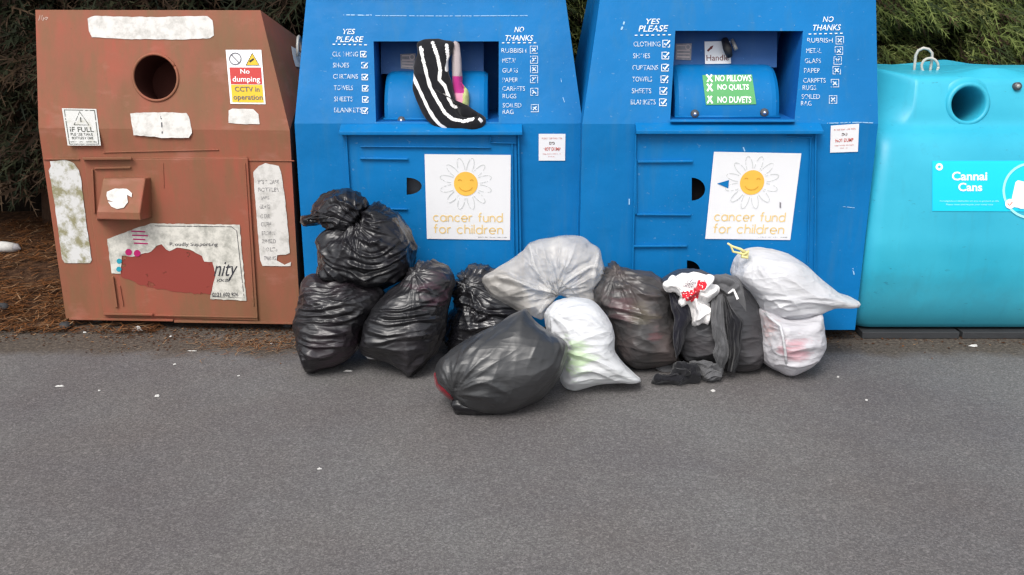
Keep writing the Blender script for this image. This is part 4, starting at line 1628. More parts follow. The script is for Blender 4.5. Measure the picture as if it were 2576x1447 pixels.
# labels on the flaps
for Bk, qq, qd in ((B1, q3, [(1010, 455), (1140, 450), (1125, 585), (1015, 575)]), (B2, q4, [(930, 352), (1060, 350), (1055, 485), (930, 480)])):
    FPl = Bk['FP']
    lb = decal('flap_label', Q(qq, qd), FPl, .003, CARD_GREY, Bk['flap'])
    qd_ = Q(qq, qd)
    mb = MB()
    for t0 in (.12, .42, .62, .82):
        mb.add(*stroke_geo([[bil(qd_, .1, t0), bil(qd_, .62 if t0 < .3 else .9, t0)]], 3, FPl, .0045))
    ctr = bil(qd_, .78, .22)
    cc = circ(*ctr, 6, n=16)
    mb.add(*stroke_geo([cc + [cc[0]]], 2.5, FPl, .0045))
    mb.build('label_print', plain('flap_label_print', (.5, .42, .4), .6), lb)
hq = Q(q4, [(1163, 335), (1372, 330), (1376, 512), (1168, 516)])
hl = decal('handle_label', hq, B2['FP'], .003, SIGN_WHITE, B2['flap'])
mb = MB()
put_text(mb, 'Handle', sub(hq, .06, .6, .92, .86), B2['FP'], .0045, .004)
mb.add(*stroke_geo([Q(q4, [(1188, 412), (1215, 385)])], 5, B2['FP'], .0045))
mb.add(*plate([B2['FP'].at(*q4(*p), .0045) for p in ((1205, 378), (1235, 366), (1222, 398))]))
mb.build('lettering', RED_INK if False else plain('handle_print', (.16, .03, .03), .6), hl)
mb = MB()
hp = [B2['FP'].at(*q4(1325, 320), .02), B2['FP'].at(*q4(1350, 400), .05), B2['FP'].at(*q4(1365, 455), .03)]
mb.tube(hp, [.016, .02, .014], 10)
mb.tube([B2['FP'].at(*q4(1385, 320), .02), B2['FP'].at(*q4(1418, 400), .04)], [.008, .01], 8, 1)
mb.build('flap_handle', [INK, METAL_GREY], B2['flap'], True)
# green sticker on the tray: it follows the curve
gq = Q(q4, [(1145, 605), (1545, 600), (1580, 840), (1175, 845)])


class Drum:
    def __init__(s, Bk):
        s.B = Bk

    def at(s, u, v, off=0.0):
        d = ray(u, v)
        cy, cz, r_ = s.B['cy'], s.B['cz'], s.B['rd'] + off
        a = d.y ** 2 + d.z ** 2
        b = 2 * (d.y * (EYE.y - cy) + d.z * (EYE.z - cz))
        c = (EYE.y - cy) ** 2 + (EYE.z - cz) ** 2 - r_ * r_
        disc = max(0, b * b - 4 * a * c)
        return EYE + d * ((-b - math.sqrt(disc)) / (2 * a))


DR = Drum(B2)
mb = MB()
n1, n2 = 14, 14
mb.add([DR.at(*bil(gq, i / n1, j / n2), .003) for j in range(n2 + 1) for i in range(n1 + 1)], [(j * (n1 + 1) + i, j * (n1 + 1) + i + 1, (j + 1) * (n1 + 1) + i + 1, (j + 1) * (n1 + 1) + i) for j in range(n2) for i in range(n1)])
gs = mb.build('green_sticker', GREEN_STICKER, B2['drum'])
mb = MB()
for k, (s_, x0_, x1_, y_) in enumerate((('NO PILLOWS', 1250, 1540, 630), ('NO QUILTS', 1268, 1520, 705), ('NO DUVETS', 1268, 1540, 803))):
    put_text(mb, s_, box4(*q4(x0_, y_ - 26), *q4(x1_, y_ + 26)), DR, .0045, .02)
    mb.add(*stroke_geo([Q(q4, [(1178 + 6 * k, y_ - 30), (1228, y_ + 30)]), Q(q4, [(1222, y_ - 30), (1185, y_ + 30)])], 4.5, DR, .0045))
mb.build('lettering', SIGN_WHITE, gs)

# ------------------------------------------------------------------ turquoise can bank
YC = 4.27
cl = vplane(YC)
CXL = cl.at(2158, 838).x
CXR = CXL + 1.42
cyz = lambda v, y: vplane(y).at(2400, v).z
z_bulge, z_neck, z_top = cyz(352, YC + .03), cyz(300, YC + .2), cyz(192, YC + .28)
zc_b = cyz(842, YC + .03)
SEC = [  # z, front y offset, side inset, corner x, corner y, corner squareness
    (zc_b - .01, .22, .10, .12, .12, 2), (zc_b, .13, .035, .09, .09, 2), (zc_b + .015, .10, .012, .08, .08, 2), (zc_b + .06, .068, .002, .075, .075, 2), (zc_b + .14, .040, .0, .075, .075, 2), (.35, .008, .0, .07, .07, 2),
    (.48, .0, .0, .07, .07, 2), (.65, .020, .0, .07, .07, 2), (.78, .045, .002, .08, .08, 2), (.88, .072, .006, .09, .09, 2), (z_bulge - .03, .10, .012, .09, .09, 2), (z_bulge + .01, .14, .02, .10, .10, 2), (z_bulge + .03, .17, .026, .12, .12, 2),
    (z_neck - .02, .195, .03, .16, .16, 1.6), (z_neck + .02, .20, .032, .185, .19, 1.2), (z_neck + .08, .215, .034, .19, .21, 1.05), (z_top - .06, .235, .04, .19, .22, 1.05), (z_top - .02, .25, .045, .19, .22, 1.05),
    (z_top - .004, .265, .05, .19, .22, 1.2), (z_top + .006, .29, .06, .19, .21, 1.4), (z_top + .008, .40, .14, .15, .14, 2)]
can = thing('can_bank', 'turquoise moulded plastic can bank with round hole and dark plinth, cut by the frame', 'recycling bin', ((CXL + CXR) / 2, YC + .5, 0))


def section(yf, ins, ax, ay, pw):
    pts = []
    x0, x1, y0, y1 = CXL + ins, CXR - ins, YC + yf, YC + 1.05 - yf * .4
    nfr = 60
    for k in range(nfr + 1):
        pts.append((x0 + ax + (x1 - x0 - 2 * ax) * k / nfr, y0))
    for k in range(1, 11):
        a = R(90 * k / 11)
        pts.append((x1 - ax + ax * math.sin(a) ** (2 / pw), y0 + ay - ay * math.cos(a) ** (2 / pw)))
    for k in range(7):
        pts.append((x1, y0 + ay + (y1 - y0 - ay) * k / 6))
    for k in range(1, 9):
        pts.append((x1 + (x0 - x1) * k / 9, y1))
    for k in range(7):
        pts.append((x0, y1 + (y0 + ay - y1) * k / 6))
    for k in range(1, 11):
        a = R(90 * k / 11)
        pts.append((x0 + ax - ax * math.cos(a) ** (2 / pw), y0 + ay - ay * math.sin(a) ** (2 / pw)))
    return pts


# refine the profile
ZS = []
for (s0, s1) in zip(SEC[:-1], SEC[1:]):
    n_ = max(2, int((s1[0] - s0[0]) / .02))
    for k in range(n_):
        f_ = k / n_
        ZS.append(tuple(p + (q_ - p) * f_ for p, q_ in zip(s0, s1)))
ZS.append(SEC[-1])
arr = np.array(ZS)
for _ in range(3):
    arr[1:-1, 1:] = (arr[:-2, 1:] + 2 * arr[1:-1, 1:] + arr[2:, 1:]) / 4
V, F = [], []
ring = [section(*r_[1:]) for r_ in arr]
m_ = len(ring[0])
for (z, *_), rg in zip(arr, ring):
    V += [Vector((x, y, z + .012 * math.exp(-((x - CXL - .55) / .3) ** 2) * 0)) for x, y in rg]
# the crown of the body dips and swells along its top edge
for v in V:
    k = max(0, min(1, (v.z - z_top + .12) / .12))
    v.z += k * (.022 * math.exp(-((v.x - CXL - .08) / .10) ** 2) + .028 * math.exp(-((v.x - CXL - .62) / .13) ** 2) * (1 if v.y > YC + .3 else 0))
UPC = Plane((0, YC + .222, z_neck + .08), (0, -1, .14))
hcn = UPC.at(*q5(1190, 882))
hrad = .078
for i in range(len(ring) - 1):
    for k in range(m_):
        k2 = (k + 1) % m_
        f_ = (i * m_ + k, i * m_ + k2, (i + 1) * m_ + k2, (i + 1) * m_ + k)
        c_ = sum((V[j] for j in f_), Vector()) / 4
        if (c_ - hcn).length < hrad + .012 and c_.y < YC + .4:
            continue
        F.append(f_)
F.append(tuple(range(m_))[::-1])
F.append(tuple((len(ring) - 1) * m_ + k for k in range(m_)))
mesh_obj('body', V, F, CYAN, can, True)
MB().lathe(hcn, UPC.n, [(hrad, -.42), (hrad, -.03), (hrad, .012), (hrad + .006, .02), (hrad + .016, .02), (hrad + .024, .012), (hrad + .028, -.002), (hrad + .045, -.012)], 48).build('hole_ring', CYAN, can, True)
MB().add([hcn - UPC.n * .41 + (UPC.n.orthogonal().normalized() * math.cos(a) + UPC.n.cross(UPC.n.orthogonal().normalized()) * math.sin(a)) * hrad for a in [2 * math.pi * k / 32 for k in range(32)]], [tuple(range(32))]).build('hole_dark_end', BLACK_VOID, can)  # black end disc standing for the dark inside the tube
cb = UPC.at(*q5(1615, 733))
MB().lathe(cb, UPC.n, [(.019, -.03), (.019, .008), (.012, .012), (.0001, .012)], 24).lathe(cb, UPC.n, [(.010, .0115), (.008, .016), (.0001, .017)], 16, 1).build('bolt', [DARK_METAL, METAL_GREY], can, True)
hk = vplane(YC + .5)
pts = [hk.at(*q5(x, y)) for x, y in ((735, 660), (745, 560), (755, 470), (775, 430), (820, 408), (865, 418), (893, 450), (893, 510), (880, 580), (875, 650))]
mb = MB().tube(pts, .007, 10)
cc = [hk.at(*p, .02) for p in circ(*q5(875, 565), 21, n=30)]
mb.tube(cc + [cc[0]], .0065, 10)
mb.build('lifting_loop', PALE_STEEL, can, True)
# plinth
mb = MB()
mb.box(CXL + .05, CXL + .52, YC + .07, YC + .9, 0, zc_b - .002)
mb.box(CXL + .535, CXR - .06, YC + .07, YC + .9, 0, zc_b - .002)
mb.build('plinth', PLINTH, can, bevel=.004)
# printed label: its own flat vinyl sheet on the front
CP = Plane((0, YC + .018, .65), (0, -1, .205))


class CanFront:
    """the moulded front of the can bank, so that the label follows it"""
    def at(s, u, v, off=0.0):
        y = YC
        for _ in range(8):
            p = Plane((0, y, 0), (0, -1, 0)).at(u, v)
            y = YC + float(np.interp(p.z, arr[:, 0], arr[:, 1])) - off
        return Plane((0, y, 0), (0, -1, 0)).at(u, v)


CP = CanFront()
lq = Q(q6, [(735, 80), (1740, 80), (1740, 435), (735, 430)])
lo_ = .003
mb = MB()
mb.add([CP.at(*bil(lq, i / 16, j / 16), lo_) for j in range(17) for i in range(17)], [(j * 17 + i, j * 17 + i + 1, j * 17 + i + 18, j * 17 + i + 17) for j in range(16) for i in range(16)])
lab = mb.build('label', CYAN_LABEL, can)
q12 = conv(2307.6, 375.7, .13911)
mb = MB()
put_text(mb, 'Cannai', box4(*q12(625, 405), *q12(1265, 565)), CP, lo_ + .002, .025)
put_text(mb, 'Cans', box4(*q12(740, 605), *q12(1175, 760)), CP, lo_ + .002, .025)
mb.build('lettering', LABEL_WHITE, lab)
mb = MB()
put_text(mb, "I'w hailgylchu a'i ddefnyddio eto yma os gwelwch yn dda", box4(*q12(410, 920), *q12(1475, 958)), CP, lo_ + .002, .006)
put_text(mb, 'Please rinse and recycle your metal cans', box4(*q12(520, 985), *q12(1370, 1022)), CP, lo_ + .002, .006)
cc_ = circ(2593, 480, 68, n=48)
mb.add(*stroke_geo([cc_ + [cc_[0]]], 6, CP, lo_ + .002))
mb.build('small_print', LABEL_PALE, lab)
mb = MB()
tri3 = [q12(400 + 62 * math.cos(R(a)), 310 + 62 * math.sin(R(a))) for a in (-90, 30, 150)]
cc_ = circ(*q12(398, 318), 6.5, n=14)
mb.add(*stroke_geo([cc_ + [cc_[0]]], 5.5, CP, lo_ + .002))
for cx_, cy_, ang in ((2568, 490, .22), (2610, 480, -.1)):
    body_ = [(-20, -28), (-15, -34), (15, -34), (20, -28), (20, 28), (15, 34), (-15, 34), (-20, 28)]
    mb.add(*plate([CP.at(cx_ + x * math.cos(ang) - y * math.sin(ang), cy_ + x * math.sin(ang) + y * math.cos(ang), lo_ + .002 + (.001 if ang < 0 else 0)) for x, y in body_]))
for cx_, cy_ in ((2541, 513), (2570, 513), (2599, 513), (2628, 513)):
    mb.add(*plate([CP.at(u, v, lo_ + .0045) for u, v in circ(cx_, cy_, 12.5, n=24)]))
mb.build('pictogram', LABEL_WHITE, lab)
mb = MB()
mb.add(*stroke_geo([[(2535, 512), (2540, 517), (2547, 508)]], 2.5, CP, lo_ + .006))
mb.build('tick_mark', plain('tick_red', (.7, .2, .15), .5), lab)

# ------------------------------------------------------------------ bags
gd = lambda v: GROUND.at(1288, v).y          # distance along the ground of a photo row

# upper black bag: rests on the bag below and against the bank
t = thing('bin_bag', 'shiny black bin bag with gathered loose neck, on top of the left-hand pile', 'bin bag', (-.78, 4.22, .44), 'black bin bags in the pile')
puff('sack', Q(q7, [(480, 250), (500, 195), (560, 184), (640, 228), (700, 310), (742, 400), (756, 500), (740, 580), (680, 632), (600, 662), (520, 668), (440, 645), (370, 635), (290, 650), (215, 625), (205, 590), (218, 520), (218, 440), (235, 350), (300, 320), (400, 300)]),
     4.05, R(6), .2, BLACK_BAG, t, .19, grain=R(-14), amp=.021, freq=.75, knots=[(*q7(455, 275), .030, .16, 2.6)], seed=1, lump=.022, sharp=4,
     creases=folds(q11, [[(960, 480), (880, 580), (780, 720), (850, 800), (1000, 880), (1120, 905), (1250, 870), (1400, 740)], [(980, 460), (1100, 560), (1190, 580)], [(920, 620), (1020, 700), (1100, 745), (1230, 690)], [(440, 760), (600, 950), (780, 1010), (940, 1020)],
                         [(480, 930), (640, 1020), (860, 1080), (1020, 1150), (1180, 1120), (1400, 1050)], [(520, 1020), (660, 1130), (760, 1220)], [(420, 1030), (520, 1190)], [(830, 960), (1000, 1020), (1130, 1040), (1300, 1000), (1480, 900)], [(1320, 1260), (1500, 1160)],
                         [(780, 1090), (900, 1150), (1080, 1160)], [(1000, 440), (1150, 420), (1300, 480)], [(1300, 900), (1420, 860), (1500, 800)]], .012, .008))
puff('neck', Q(q7, [(200, 235), (192, 210), (240, 168), (300, 128), (372, 106), (440, 122), (485, 160), (496, 205), (470, 260), (440, 300), (395, 345), (340, 362), (280, 345), (238, 310), (215, 300), (140, 282), (137, 266), (190, 262)]),
     4.02, R(6), .12, BLACK_BAG, t, .1, grain=R(35), amp=.026, freq=1.5, knots=[(*q7(470, 285), .030, .12, 2.4)], seed=2, smooth_line=False, lump=.03, nt=200, nf=70,
     creases=folds(q11, [[(430, 590), (560, 680), (660, 740)], [(640, 280), (780, 320), (900, 400)], [(330, 390), (500, 290), (700, 250)], [(720, 600), (800, 500), (900, 440)], [(690, 640), (760, 730)], [(450, 560), (600, 520), (700, 560)]], .012, .007))

t = thing('bin_bag', 'black bin bag with fine creases and pointed foot, bottom left of the pile', 'bin bag', (-.85, 4.0, 0), 'black bin bags in the pile')
puff('sack', Q(q7, [(190, 600), (300, 618), (400, 612), (480, 660), (578, 682), (565, 760), (520, 840), (480, 910), (435, 1015), (350, 1088), (255, 1112), (168, 1140), (128, 1080), (100, 985), (92, 850), (112, 720), (140, 640)]),
     gd(935) + .01, R(19), .19, mk_film('thin_black_bag_film', (.013, .012, .014), (.035, .02, .028), .8, .33, .6, .08, .5, 24), t, .2, grain=R(-9), amp=.015, freq=1.25, seed=3, lump=.016, sharp=4,
     creases=folds(q7, [[(120, 720), (220, 700), (330, 710), (420, 660)], [(130, 780), (250, 790), (400, 760), (520, 720)], [(110, 860), (230, 850), (380, 850), (480, 800)], [(150, 900), (280, 930), (420, 900)], [(110, 950), (240, 990), (380, 980)], [(200, 640), (280, 660), (400, 640)],
                        [(150, 1010), (250, 1040), (360, 1020)], [(165, 1130), (175, 1070), (140, 1020)], [(230, 750), (340, 760), (440, 720)], [(160, 820), (300, 820), (460, 790)]], .009, .007))

t = thing('bin_bag', 'black bin bag with folded top and torn pale corner, right of the left stack', 'bin bag', (-.5, 4.0, 0), 'black bin bags in the pile')
puff('sack', Q(q7, [(745, 560), (775, 530), (832, 513), (905, 524), (962, 560), (988, 622), (968, 700), (945, 800), (922, 920), (885, 1010), (842, 1062), (792, 1112), (738, 1157), (690, 1112), (600, 1062), (535, 1045), (475, 1020), (463, 960), (488, 870), (540, 780), (600, 695), (680, 630)]),
     gd(942) + .01, R(20), .19, mk_film('thin_black_film_with_pink', (.013, .013, .015), (.028, .024, .028), .7, .33, .6, .05, .5, 20, spots=[(vplane(3.92).at(*q7(850, 690)) - Vector((-.5, 4.0, 0)), .1, (.07, .03, .045), .8)]), t, .2, grain=R(6), amp=.015, freq=1.05, knots=[(*q7(780, 590), .020, .13, 2.2)], seed=4, lump=.018,
     creases=folds(q7, [[(560, 800), (700, 800), (820, 770), (940, 770)], [(540, 850), (650, 870), (800, 850), (920, 840)], [(520, 900), (640, 930), (760, 910)], [(620, 700), (700, 640), (760, 600)], [(800, 690), (840, 680), (870, 700)], [(500, 960), (600, 960), (740, 940), (870, 930)],
                        [(640, 1050), (720, 1120), (735, 1150)], [(735, 1150), (790, 1080), (835, 1050)], [(600, 830), (720, 830), (860, 810)]], .010, .007))
puff('scrap', Q(q7, [(470, 1020), (480, 1010), (490, 1045), (530, 1055), (560, 1030), (585, 1045), (575, 1072), (530, 1066), (490, 1060)]), gd(905), R(30), .012, WHITE_CLOTH, t, .01, amp=.004, nt=60, nf=16, nb=8, lump=.004)

t = thing('bin_bag', 'black bin bag with twisted neck, half hidden behind the big grey bag', 'bin bag', (-.28, 4.12, 0), 'black bin bags in the pile')
puff('sack', Q(q7, [(1000, 610), (1030, 570), (1075, 543), (1150, 534), (1240, 560), (1340, 640), (1400, 760), (1390, 900), (1250, 1000), (1100, 1010), (960, 1020), (930, 920), (950, 820), (985, 770), (976, 690)]),
     gd(885), R(14), .17, BLACK_BAG_STEEL, t, .17, grain=R(22), amp=.018, freq=.95, knots=[(*q7(1062, 640), .032, .15, 2.4)], seed=5, lump=.02,
     creases=folds(q7, [[(1060, 640), (1000, 690), (1010, 760), (1050, 780)], [(1060, 620), (1100, 570), (1180, 560)], [(1090, 640), (1050, 700), (1060, 750)], [(1110, 660), (1100, 720), (1130, 760)], [(1010, 700), (1150, 780), (1300, 800)], [(1120, 830), (1220, 790), (1330, 800)], [(1000, 880), (1120, 870), (1240, 850)]], .012, .008))

t = thing('bin_bag', 'large smooth grey-black bin bag lying in front, red cloth at its left end', 'bin bag', (-.02, 3.65, 0), 'black bin bags in the pile')
puff('sack', Q(q7, [(1330, 815), (1392, 793), (1440, 848), (1530, 925), (1602, 968), (1622, 1010), (1606, 1110), (1572, 1185), (1500, 1275), (1400, 1332), (1300, 1370), (1150, 1378), (1040, 1345), (985, 1300), (925, 1258), (888, 1215), (880, 1150), (900, 1085), (980, 1010), (1100, 938), (1230, 875)]),
     gd(1040) + .0, R(30), .2, mk_film('grey_taut_bag_film', (.030, .031, .033), (.052, .052, .054), .7, .36, .6, 1.2, .22, 22, 3), t, .18, grain=R(62), amp=.012, freq=1.15, knots=[(*q7(985, 1275), .016, .16, 2.4)], seed=6, lump=.022, soft=.45,
     creases=folds(q7, [[(985, 1275), (1000, 1180), (1050, 1110)], [(990, 1290), (940, 1180), (960, 1080)], [(1000, 1290), (1150, 1230), (1300, 1290)], [(1000, 1300), (1150, 1290), (1260, 1340)], [(1330, 820), (1180, 960), (1060, 1080)], [(1560, 960), (1570, 1060), (1540, 1180)]], .006, .010),
     calm=lambda a, b: .25 + .75 * min(1, max(0, (abs(a) - .08) / .14)))
puff('tied_end', Q(q7, [(985, 1290), (1020, 1298), (1060, 1330), (1130, 1345), (1220, 1350), (1290, 1362), (1230, 1376), (1100, 1382), (1010, 1374), (978, 1340)]),
     gd(1040) - .03, R(40), .05, BLACK_BAG, t, .05, grain=R(-8), amp=.010, freq=1.6, seed=7, nt=130, nf=40, nb=16, lump=.008)
puff('red_cloth', Q(q7, [(878, 1142), (905, 1160), (935, 1195), (960, 1245), (985, 1290), (955, 1292), (915, 1262), (882, 1220), (872, 1180)]), gd(1015) - .150, R(30), .05, RED_CLOTH, t, .08, amp=.006, nt=100, nf=30, nb=10, lump=.006, seed=3)

# white bag with inflated clear top
t = thing('bin_bag', 'white bin bag with large puffed translucent top, in the middle of the pile', 'bin bag', (.26, 3.85, 0), 'white bin bags in the pile')


def greenish(u, v):
    x, y = (u - 1437) / 36, (v - 905) / 42
    return 1 if x * x + y * y + .7 * noise.noise((u * .03, v * .06, 0)) < .8 else 0


puff('sack', [(1372, 815), (1372, 785), (1400, 758), (1440, 748), (1492, 758), (1530, 805), (1543, 850), (1546, 885), (1566, 912), (1590, 935), (1613, 958), (1580, 963), (1540, 964), (1500, 968), (1470, 976), (1438, 981), (1414, 965), (1408, 920), (1400, 870), (1380, 840)],
     gd(980) + .02, R(17), .17, mk_white_film('white_bag_film_greenish', (.76, .77, .79), (.79, .81, .76), 3, amt=.3, spots=[(vplane(3.62).at(1435, 905) - Vector((.26, 3.85, 0)), .10, (.55, .78, .40), .7)]), t, .18, grain=R(12), amp=.014, freq=1.0, knots=[(1380, 790, .02, .1, 2.0), (1600, 955, .014, .14, 2)], seed=8, lump=.012, soft=.3,
     creases=[([(1420, 940), (1480, 925), (1560, 955), (1605, 957)], .009, .008), ([(1415, 960), (1500, 945), (1590, 955)], .007, .006), ([(1400, 800), (1450, 790), (1520, 830)], .006, .01), ([(1420, 880), (1490, 900), (1550, 930)], .008, .008), ([(1380, 790), (1420, 820), (1440, 870)], .007, .009)])
FL = [Q(q10, l_) for l_ in ([(830, 570), (740, 470), (660, 330), (625, 180)], [(850, 560), (940, 460), (1060, 380), (1160, 330)], [(860, 580), (980, 600), (1090, 645), (1165, 690)], [(840, 580), (760, 640), (700, 730)], [(830, 560), (650, 510), (440, 440), (250, 430)], [(1150, 520), (1150, 380), (1190, 250)], [(1190, 330), (1215, 420), (1155, 520)])]
ct = puff('clear_top', Q(q10, [(235, 470), (260, 425), (340, 375), (460, 305), (560, 230), (640, 150), (780, 112), (930, 98), (1060, 115), (1130, 165), (1200, 205), (1222, 270), (1245, 375), (1215, 450), (1150, 525), (1165, 620), (1170, 690), (1080, 650), (960, 610), (870, 590), (790, 700), (735, 775), (650, 760), (520, 705), (400, 640), (290, 570)]),
          4.0, R(14), .10, [CLEAR, CLEAR_FOLD], t, .10, grain=R(38), amp=.014, freq=.6, knots=[(*q10(855, 575), .032, .24, 1.9)], seed=9, lump=.035, soft=.3, full=2.0, center=q10(800, 420), floor=.1,
          creases=[(l_, .018, .011) for l_ in FL], matf=lambda u, v: 1 if min(pdist((u, v), l_) for l_ in FL) < 2.2 + 2.6 * noise.noise((u * .04, v * .04, 7)) else 0)
t = thing('bin_bag', 'brown-grey thin bin bag with colours showing through, centre right of the pile', 'bin bag', (.62, 4.05, 0), 'black bin bags in the pile')
puff('sack', Q(q8, [(440, 410), (465, 335), (515, 296), (562, 335), (640, 352), (745, 358), (835, 398), (905, 462), (945, 560), (965, 640), (992, 760), (1008, 900), (1012, 1060), (965, 1085), (850, 1108), (680, 1118), (585, 1060), (530, 960), (505, 830), (450, 720), (372, 640), (362, 520), (395, 465)]),
     gd(925) + .02, R(15), .19, mk_film('thin_brown_grey_bag_film', (.05, .047, .047), (.11, .085, .08), .8, .36, .5, .1, .5, 22, 6, spots=[(vplane(3.86).at(*q8(540, 660)) - Vector((.62, 4.05, 0)), .09, (.15, .075, .085), .55), (vplane(3.86).at(*q8(760, 700)) - Vector((.62, 4.05, 0)), .07, (.12, .105, .07), .5), (vplane(3.86).at(*q8(850, 850)) - Vector((.62, 4.05, 0)), .05, (.15, .06, .065), .5)]), t, .2, grain=R(-10), amp=.014, freq=1.0, knots=[(*q8(510, 370), .026, .16, 2.4)], seed=10, lump=.018,
     creases=folds(q8, [[(510, 370), (600, 420), (760, 430), (880, 480)], [(500, 470), (620, 480), (720, 540), (850, 560)], [(400, 600), (560, 640), (740, 690)], [(450, 680), (560, 720), (700, 760)], [(470, 420), (430, 520), (420, 600)], [(530, 400), (500, 520)], [(560, 360), (680, 400), (800, 400)]], .010, .009))

# open bag spilling clothes
ob_ = thing('bin_bag', 'open charcoal bin bag spilling clothes, beside the white bags', 'bin bag', (1.0, 4.05, 0), 'black bin bags in the pile')
puff('sack', Q(q9, [(330, 250), (430, 160), (560, 105), (700, 105), (900, 145), (1050, 150), (1160, 185), (1260, 280), (1350, 420), (1385, 560), (1410, 760), (1420, 950), (1400, 1120), (1330, 1165), (1150, 1175), (1000, 1130), (850, 1105), (650, 1105), (560, 1050), (510, 960), (480, 780), (440, 560), (400, 400)]),
     gd(928) + .02, R(13), .18, CHARCOAL_BAG, ob_, .2, grain=R(10), amp=.012, freq=1.0, seed=11, lump=.016)
puff('bag_rim', Q(q9, [(605, 740), (620, 715), (700, 735), (800, 720), (890, 680), (915, 700), (880, 735), (800, 765), (700, 778), (620, 775)]), gd(928) - .06, R(13), .03, CHARCOAL_BAG, ob_, .02, amp=.008, freq=1.6, nt=120, nf=26, nb=8, seed=4, lump=.006)
YO = gd(928)


def onbag(x, y, off):
    """point in front of the open bag's leaning face"""
    return Plane((0, YO, 0), (0, -math.cos(R(13)), math.sin(R(13)))).at(*q9(x, y), off)


puffed = puff('shirt', Q(q9, [(372, 245), (415, 215), (455, 170), (500, 190), (560, 140), (680, 130), (780, 128), (860, 130), (900, 175), (905, 240), (955, 285), (940, 340), (890, 390), (830, 425), (770, 410), (800, 470), (850, 550), (875, 620), (850, 660), (780, 690), (715, 705), (680, 640), (660, 540), (640, 450), (600, 440), (575, 470), (530, 445), (550, 385), (500, 330), (400, 300)]),
             YO - .15, R(13), .075, [WHITE_CLOTH, RED_PRINT, GREY_PRINT], None, .05, grain=R(40), amp=.022, freq=1.1, seed=12, lump=.022, creases=folds(q9, [[(420, 240), (520, 290), (600, 400)], [(560, 150), (640, 220), (700, 330)], [(890, 150), (830, 230), (760, 330)], [(940, 290), (850, 350), (770, 400)], [(700, 460), (740, 560), (720, 690)], [(800, 470), (820, 560), (800, 670)], [(450, 180), (560, 220), (680, 230)]], .018, .010), center=q9(690, 330), nt=220, nf=80,
             matf=lambda u, v: (lambda x, y: 1 if (((x - 660) / 85) ** 2 + ((y - 375) / 62) ** 2 < 1.0 - .9 * noise.noise((x * .03, y * .03, 1)) or ((x - 785) / 55) ** 2 + ((y - 262) / 58) ** 2 < 1 - .8 * noise.noise((x * .03, y * .03, 4)) or ((x - 730) / 40) ** 2 + ((y - 320) / 40) ** 2 < .9) and noise.noise((x * .07, y * .07, 9)) < .38
                                else (2 if (((x - 650) / 45) ** 2 + ((y - 250) / 45) ** 2 < 1 or ((x - 700) / 50) ** 2 + ((y - 210) / 40) ** 2 < 1) and noise.noise((x * .09, y * .09, 2)) > .12 else 0))((u - 1583.2) / .2318, (v - 657.4) / .2318))
tag(puffed, 'crumpled white garment with red print on top of the open bag', 'garment')

gv = lambda x, y, h=.02: GROUND.at(*q9(x, y)) + Vector((0, 0, h))
OB = Plane((0, YO, 0), (0, -math.cos(R(13)), math.sin(R(13))))
sl = drape('jumper', q9, [(905, 380), (885, 480), (880, 600), (890, 700), (905, 820), (932, 900), (905, 1000), (935, 1080), (965, 1180), (985, 1250)],
           [(1012, 350), (1022, 500), (1030, 620), (1045, 760), (1072, 880), (1090, 980), (1075, 1060), (1040, 1130), (1018, 1220), (1012, 1268)],
           [.15, .215, .235, .235, .23, .225, .21, .18, .12, .06], OB, GREY_CLOTH, None, 3.2, .026, 3)
tag(sl, 'grey jumper with one sleeve hanging from the open bag to the asphalt', 'garment')
puff('shoulder', Q(q9, [(905, 170), (990, 150), (1090, 160), (1180, 200), (1230, 290), (1270, 420), (1290, 560), (1240, 640), (1215, 660), (1170, 600), (1080, 500), (1010, 420), (960, 350), (935, 270)]), YO - .07, R(13), .07, GREY_CLOTH, sl, .05, grain=R(-60), amp=.014, freq=1.2, seed=14, lump=.014, nt=180, nf=60,
     creases=folds(q9, [[(1030, 380), (1060, 440), (1120, 520), (1180, 580), (1235, 655)], [(1050, 340), (1100, 290), (1150, 260)], [(930, 260), (1000, 300), (1040, 350)], [(1150, 270), (1190, 380), (1220, 520), (1235, 640)], [(960, 190), (1050, 210), (1140, 240)]], .012, .009))
puff('cuff', Q(q9, [(655, 1105), (760, 1108), (860, 1115), (930, 1140), (985, 1175), (1016, 1210), (1006, 1262), (960, 1302), (880, 1318), (800, 1292), (752, 1232), (715, 1170)]), gv(880, 1310, 0).y + .01, R(42), .055, GREY_CLOTH, sl, .05, grain=R(-25), amp=.012, freq=1.5, seed=17, lump=.010, nt=170, nf=60,
     creases=folds(q9, [[(790, 1245), (850, 1200), (930, 1190), (985, 1235)], [(800, 1275), (880, 1240), (960, 1255)], [(700, 1130), (800, 1160), (870, 1205)], [(760, 1115), (880, 1150), (980, 1200)], [(830, 1295), (910, 1280), (980, 1270)]], .020, .008))
t = drape('trousers', q9, [(425, 305), (440, 420), (455, 520), (488, 620), (475, 740), (475, 880), (495, 980), (507, 1060)],
          [(530, 380), (570, 460), (640, 470), (672, 560), (668, 640), (622, 720), (602, 860), (548, 1000)], [.12, .15, .175, .18, .18, .17, .15, .12], OB, NAVY_CLOTH, None, 3.0, .024, 8)
tag(t, 'blue-black garment hanging down the left side of the open bag', 'garment')
t = drape('leggings', q9, [(1018, 360), (1040, 480), (1050, 600), (1060, 720), (1080, 860), (1096, 980), (1080, 1080), (1065, 1190)],
          [(1062, 385), (1112, 500), (1180, 580), (1236, 655), (1216, 800), (1210, 950), (1192, 1080), (1142, 1218)], [.20, .22, .235, .24, .24, .235, .2, .15], OB, BLACK_CLOTH, None, 3.4, .022, 18)
tag(t, 'black garment draped down the front of the open bag beside the grey sleeve', 'garment')
tg = MB()
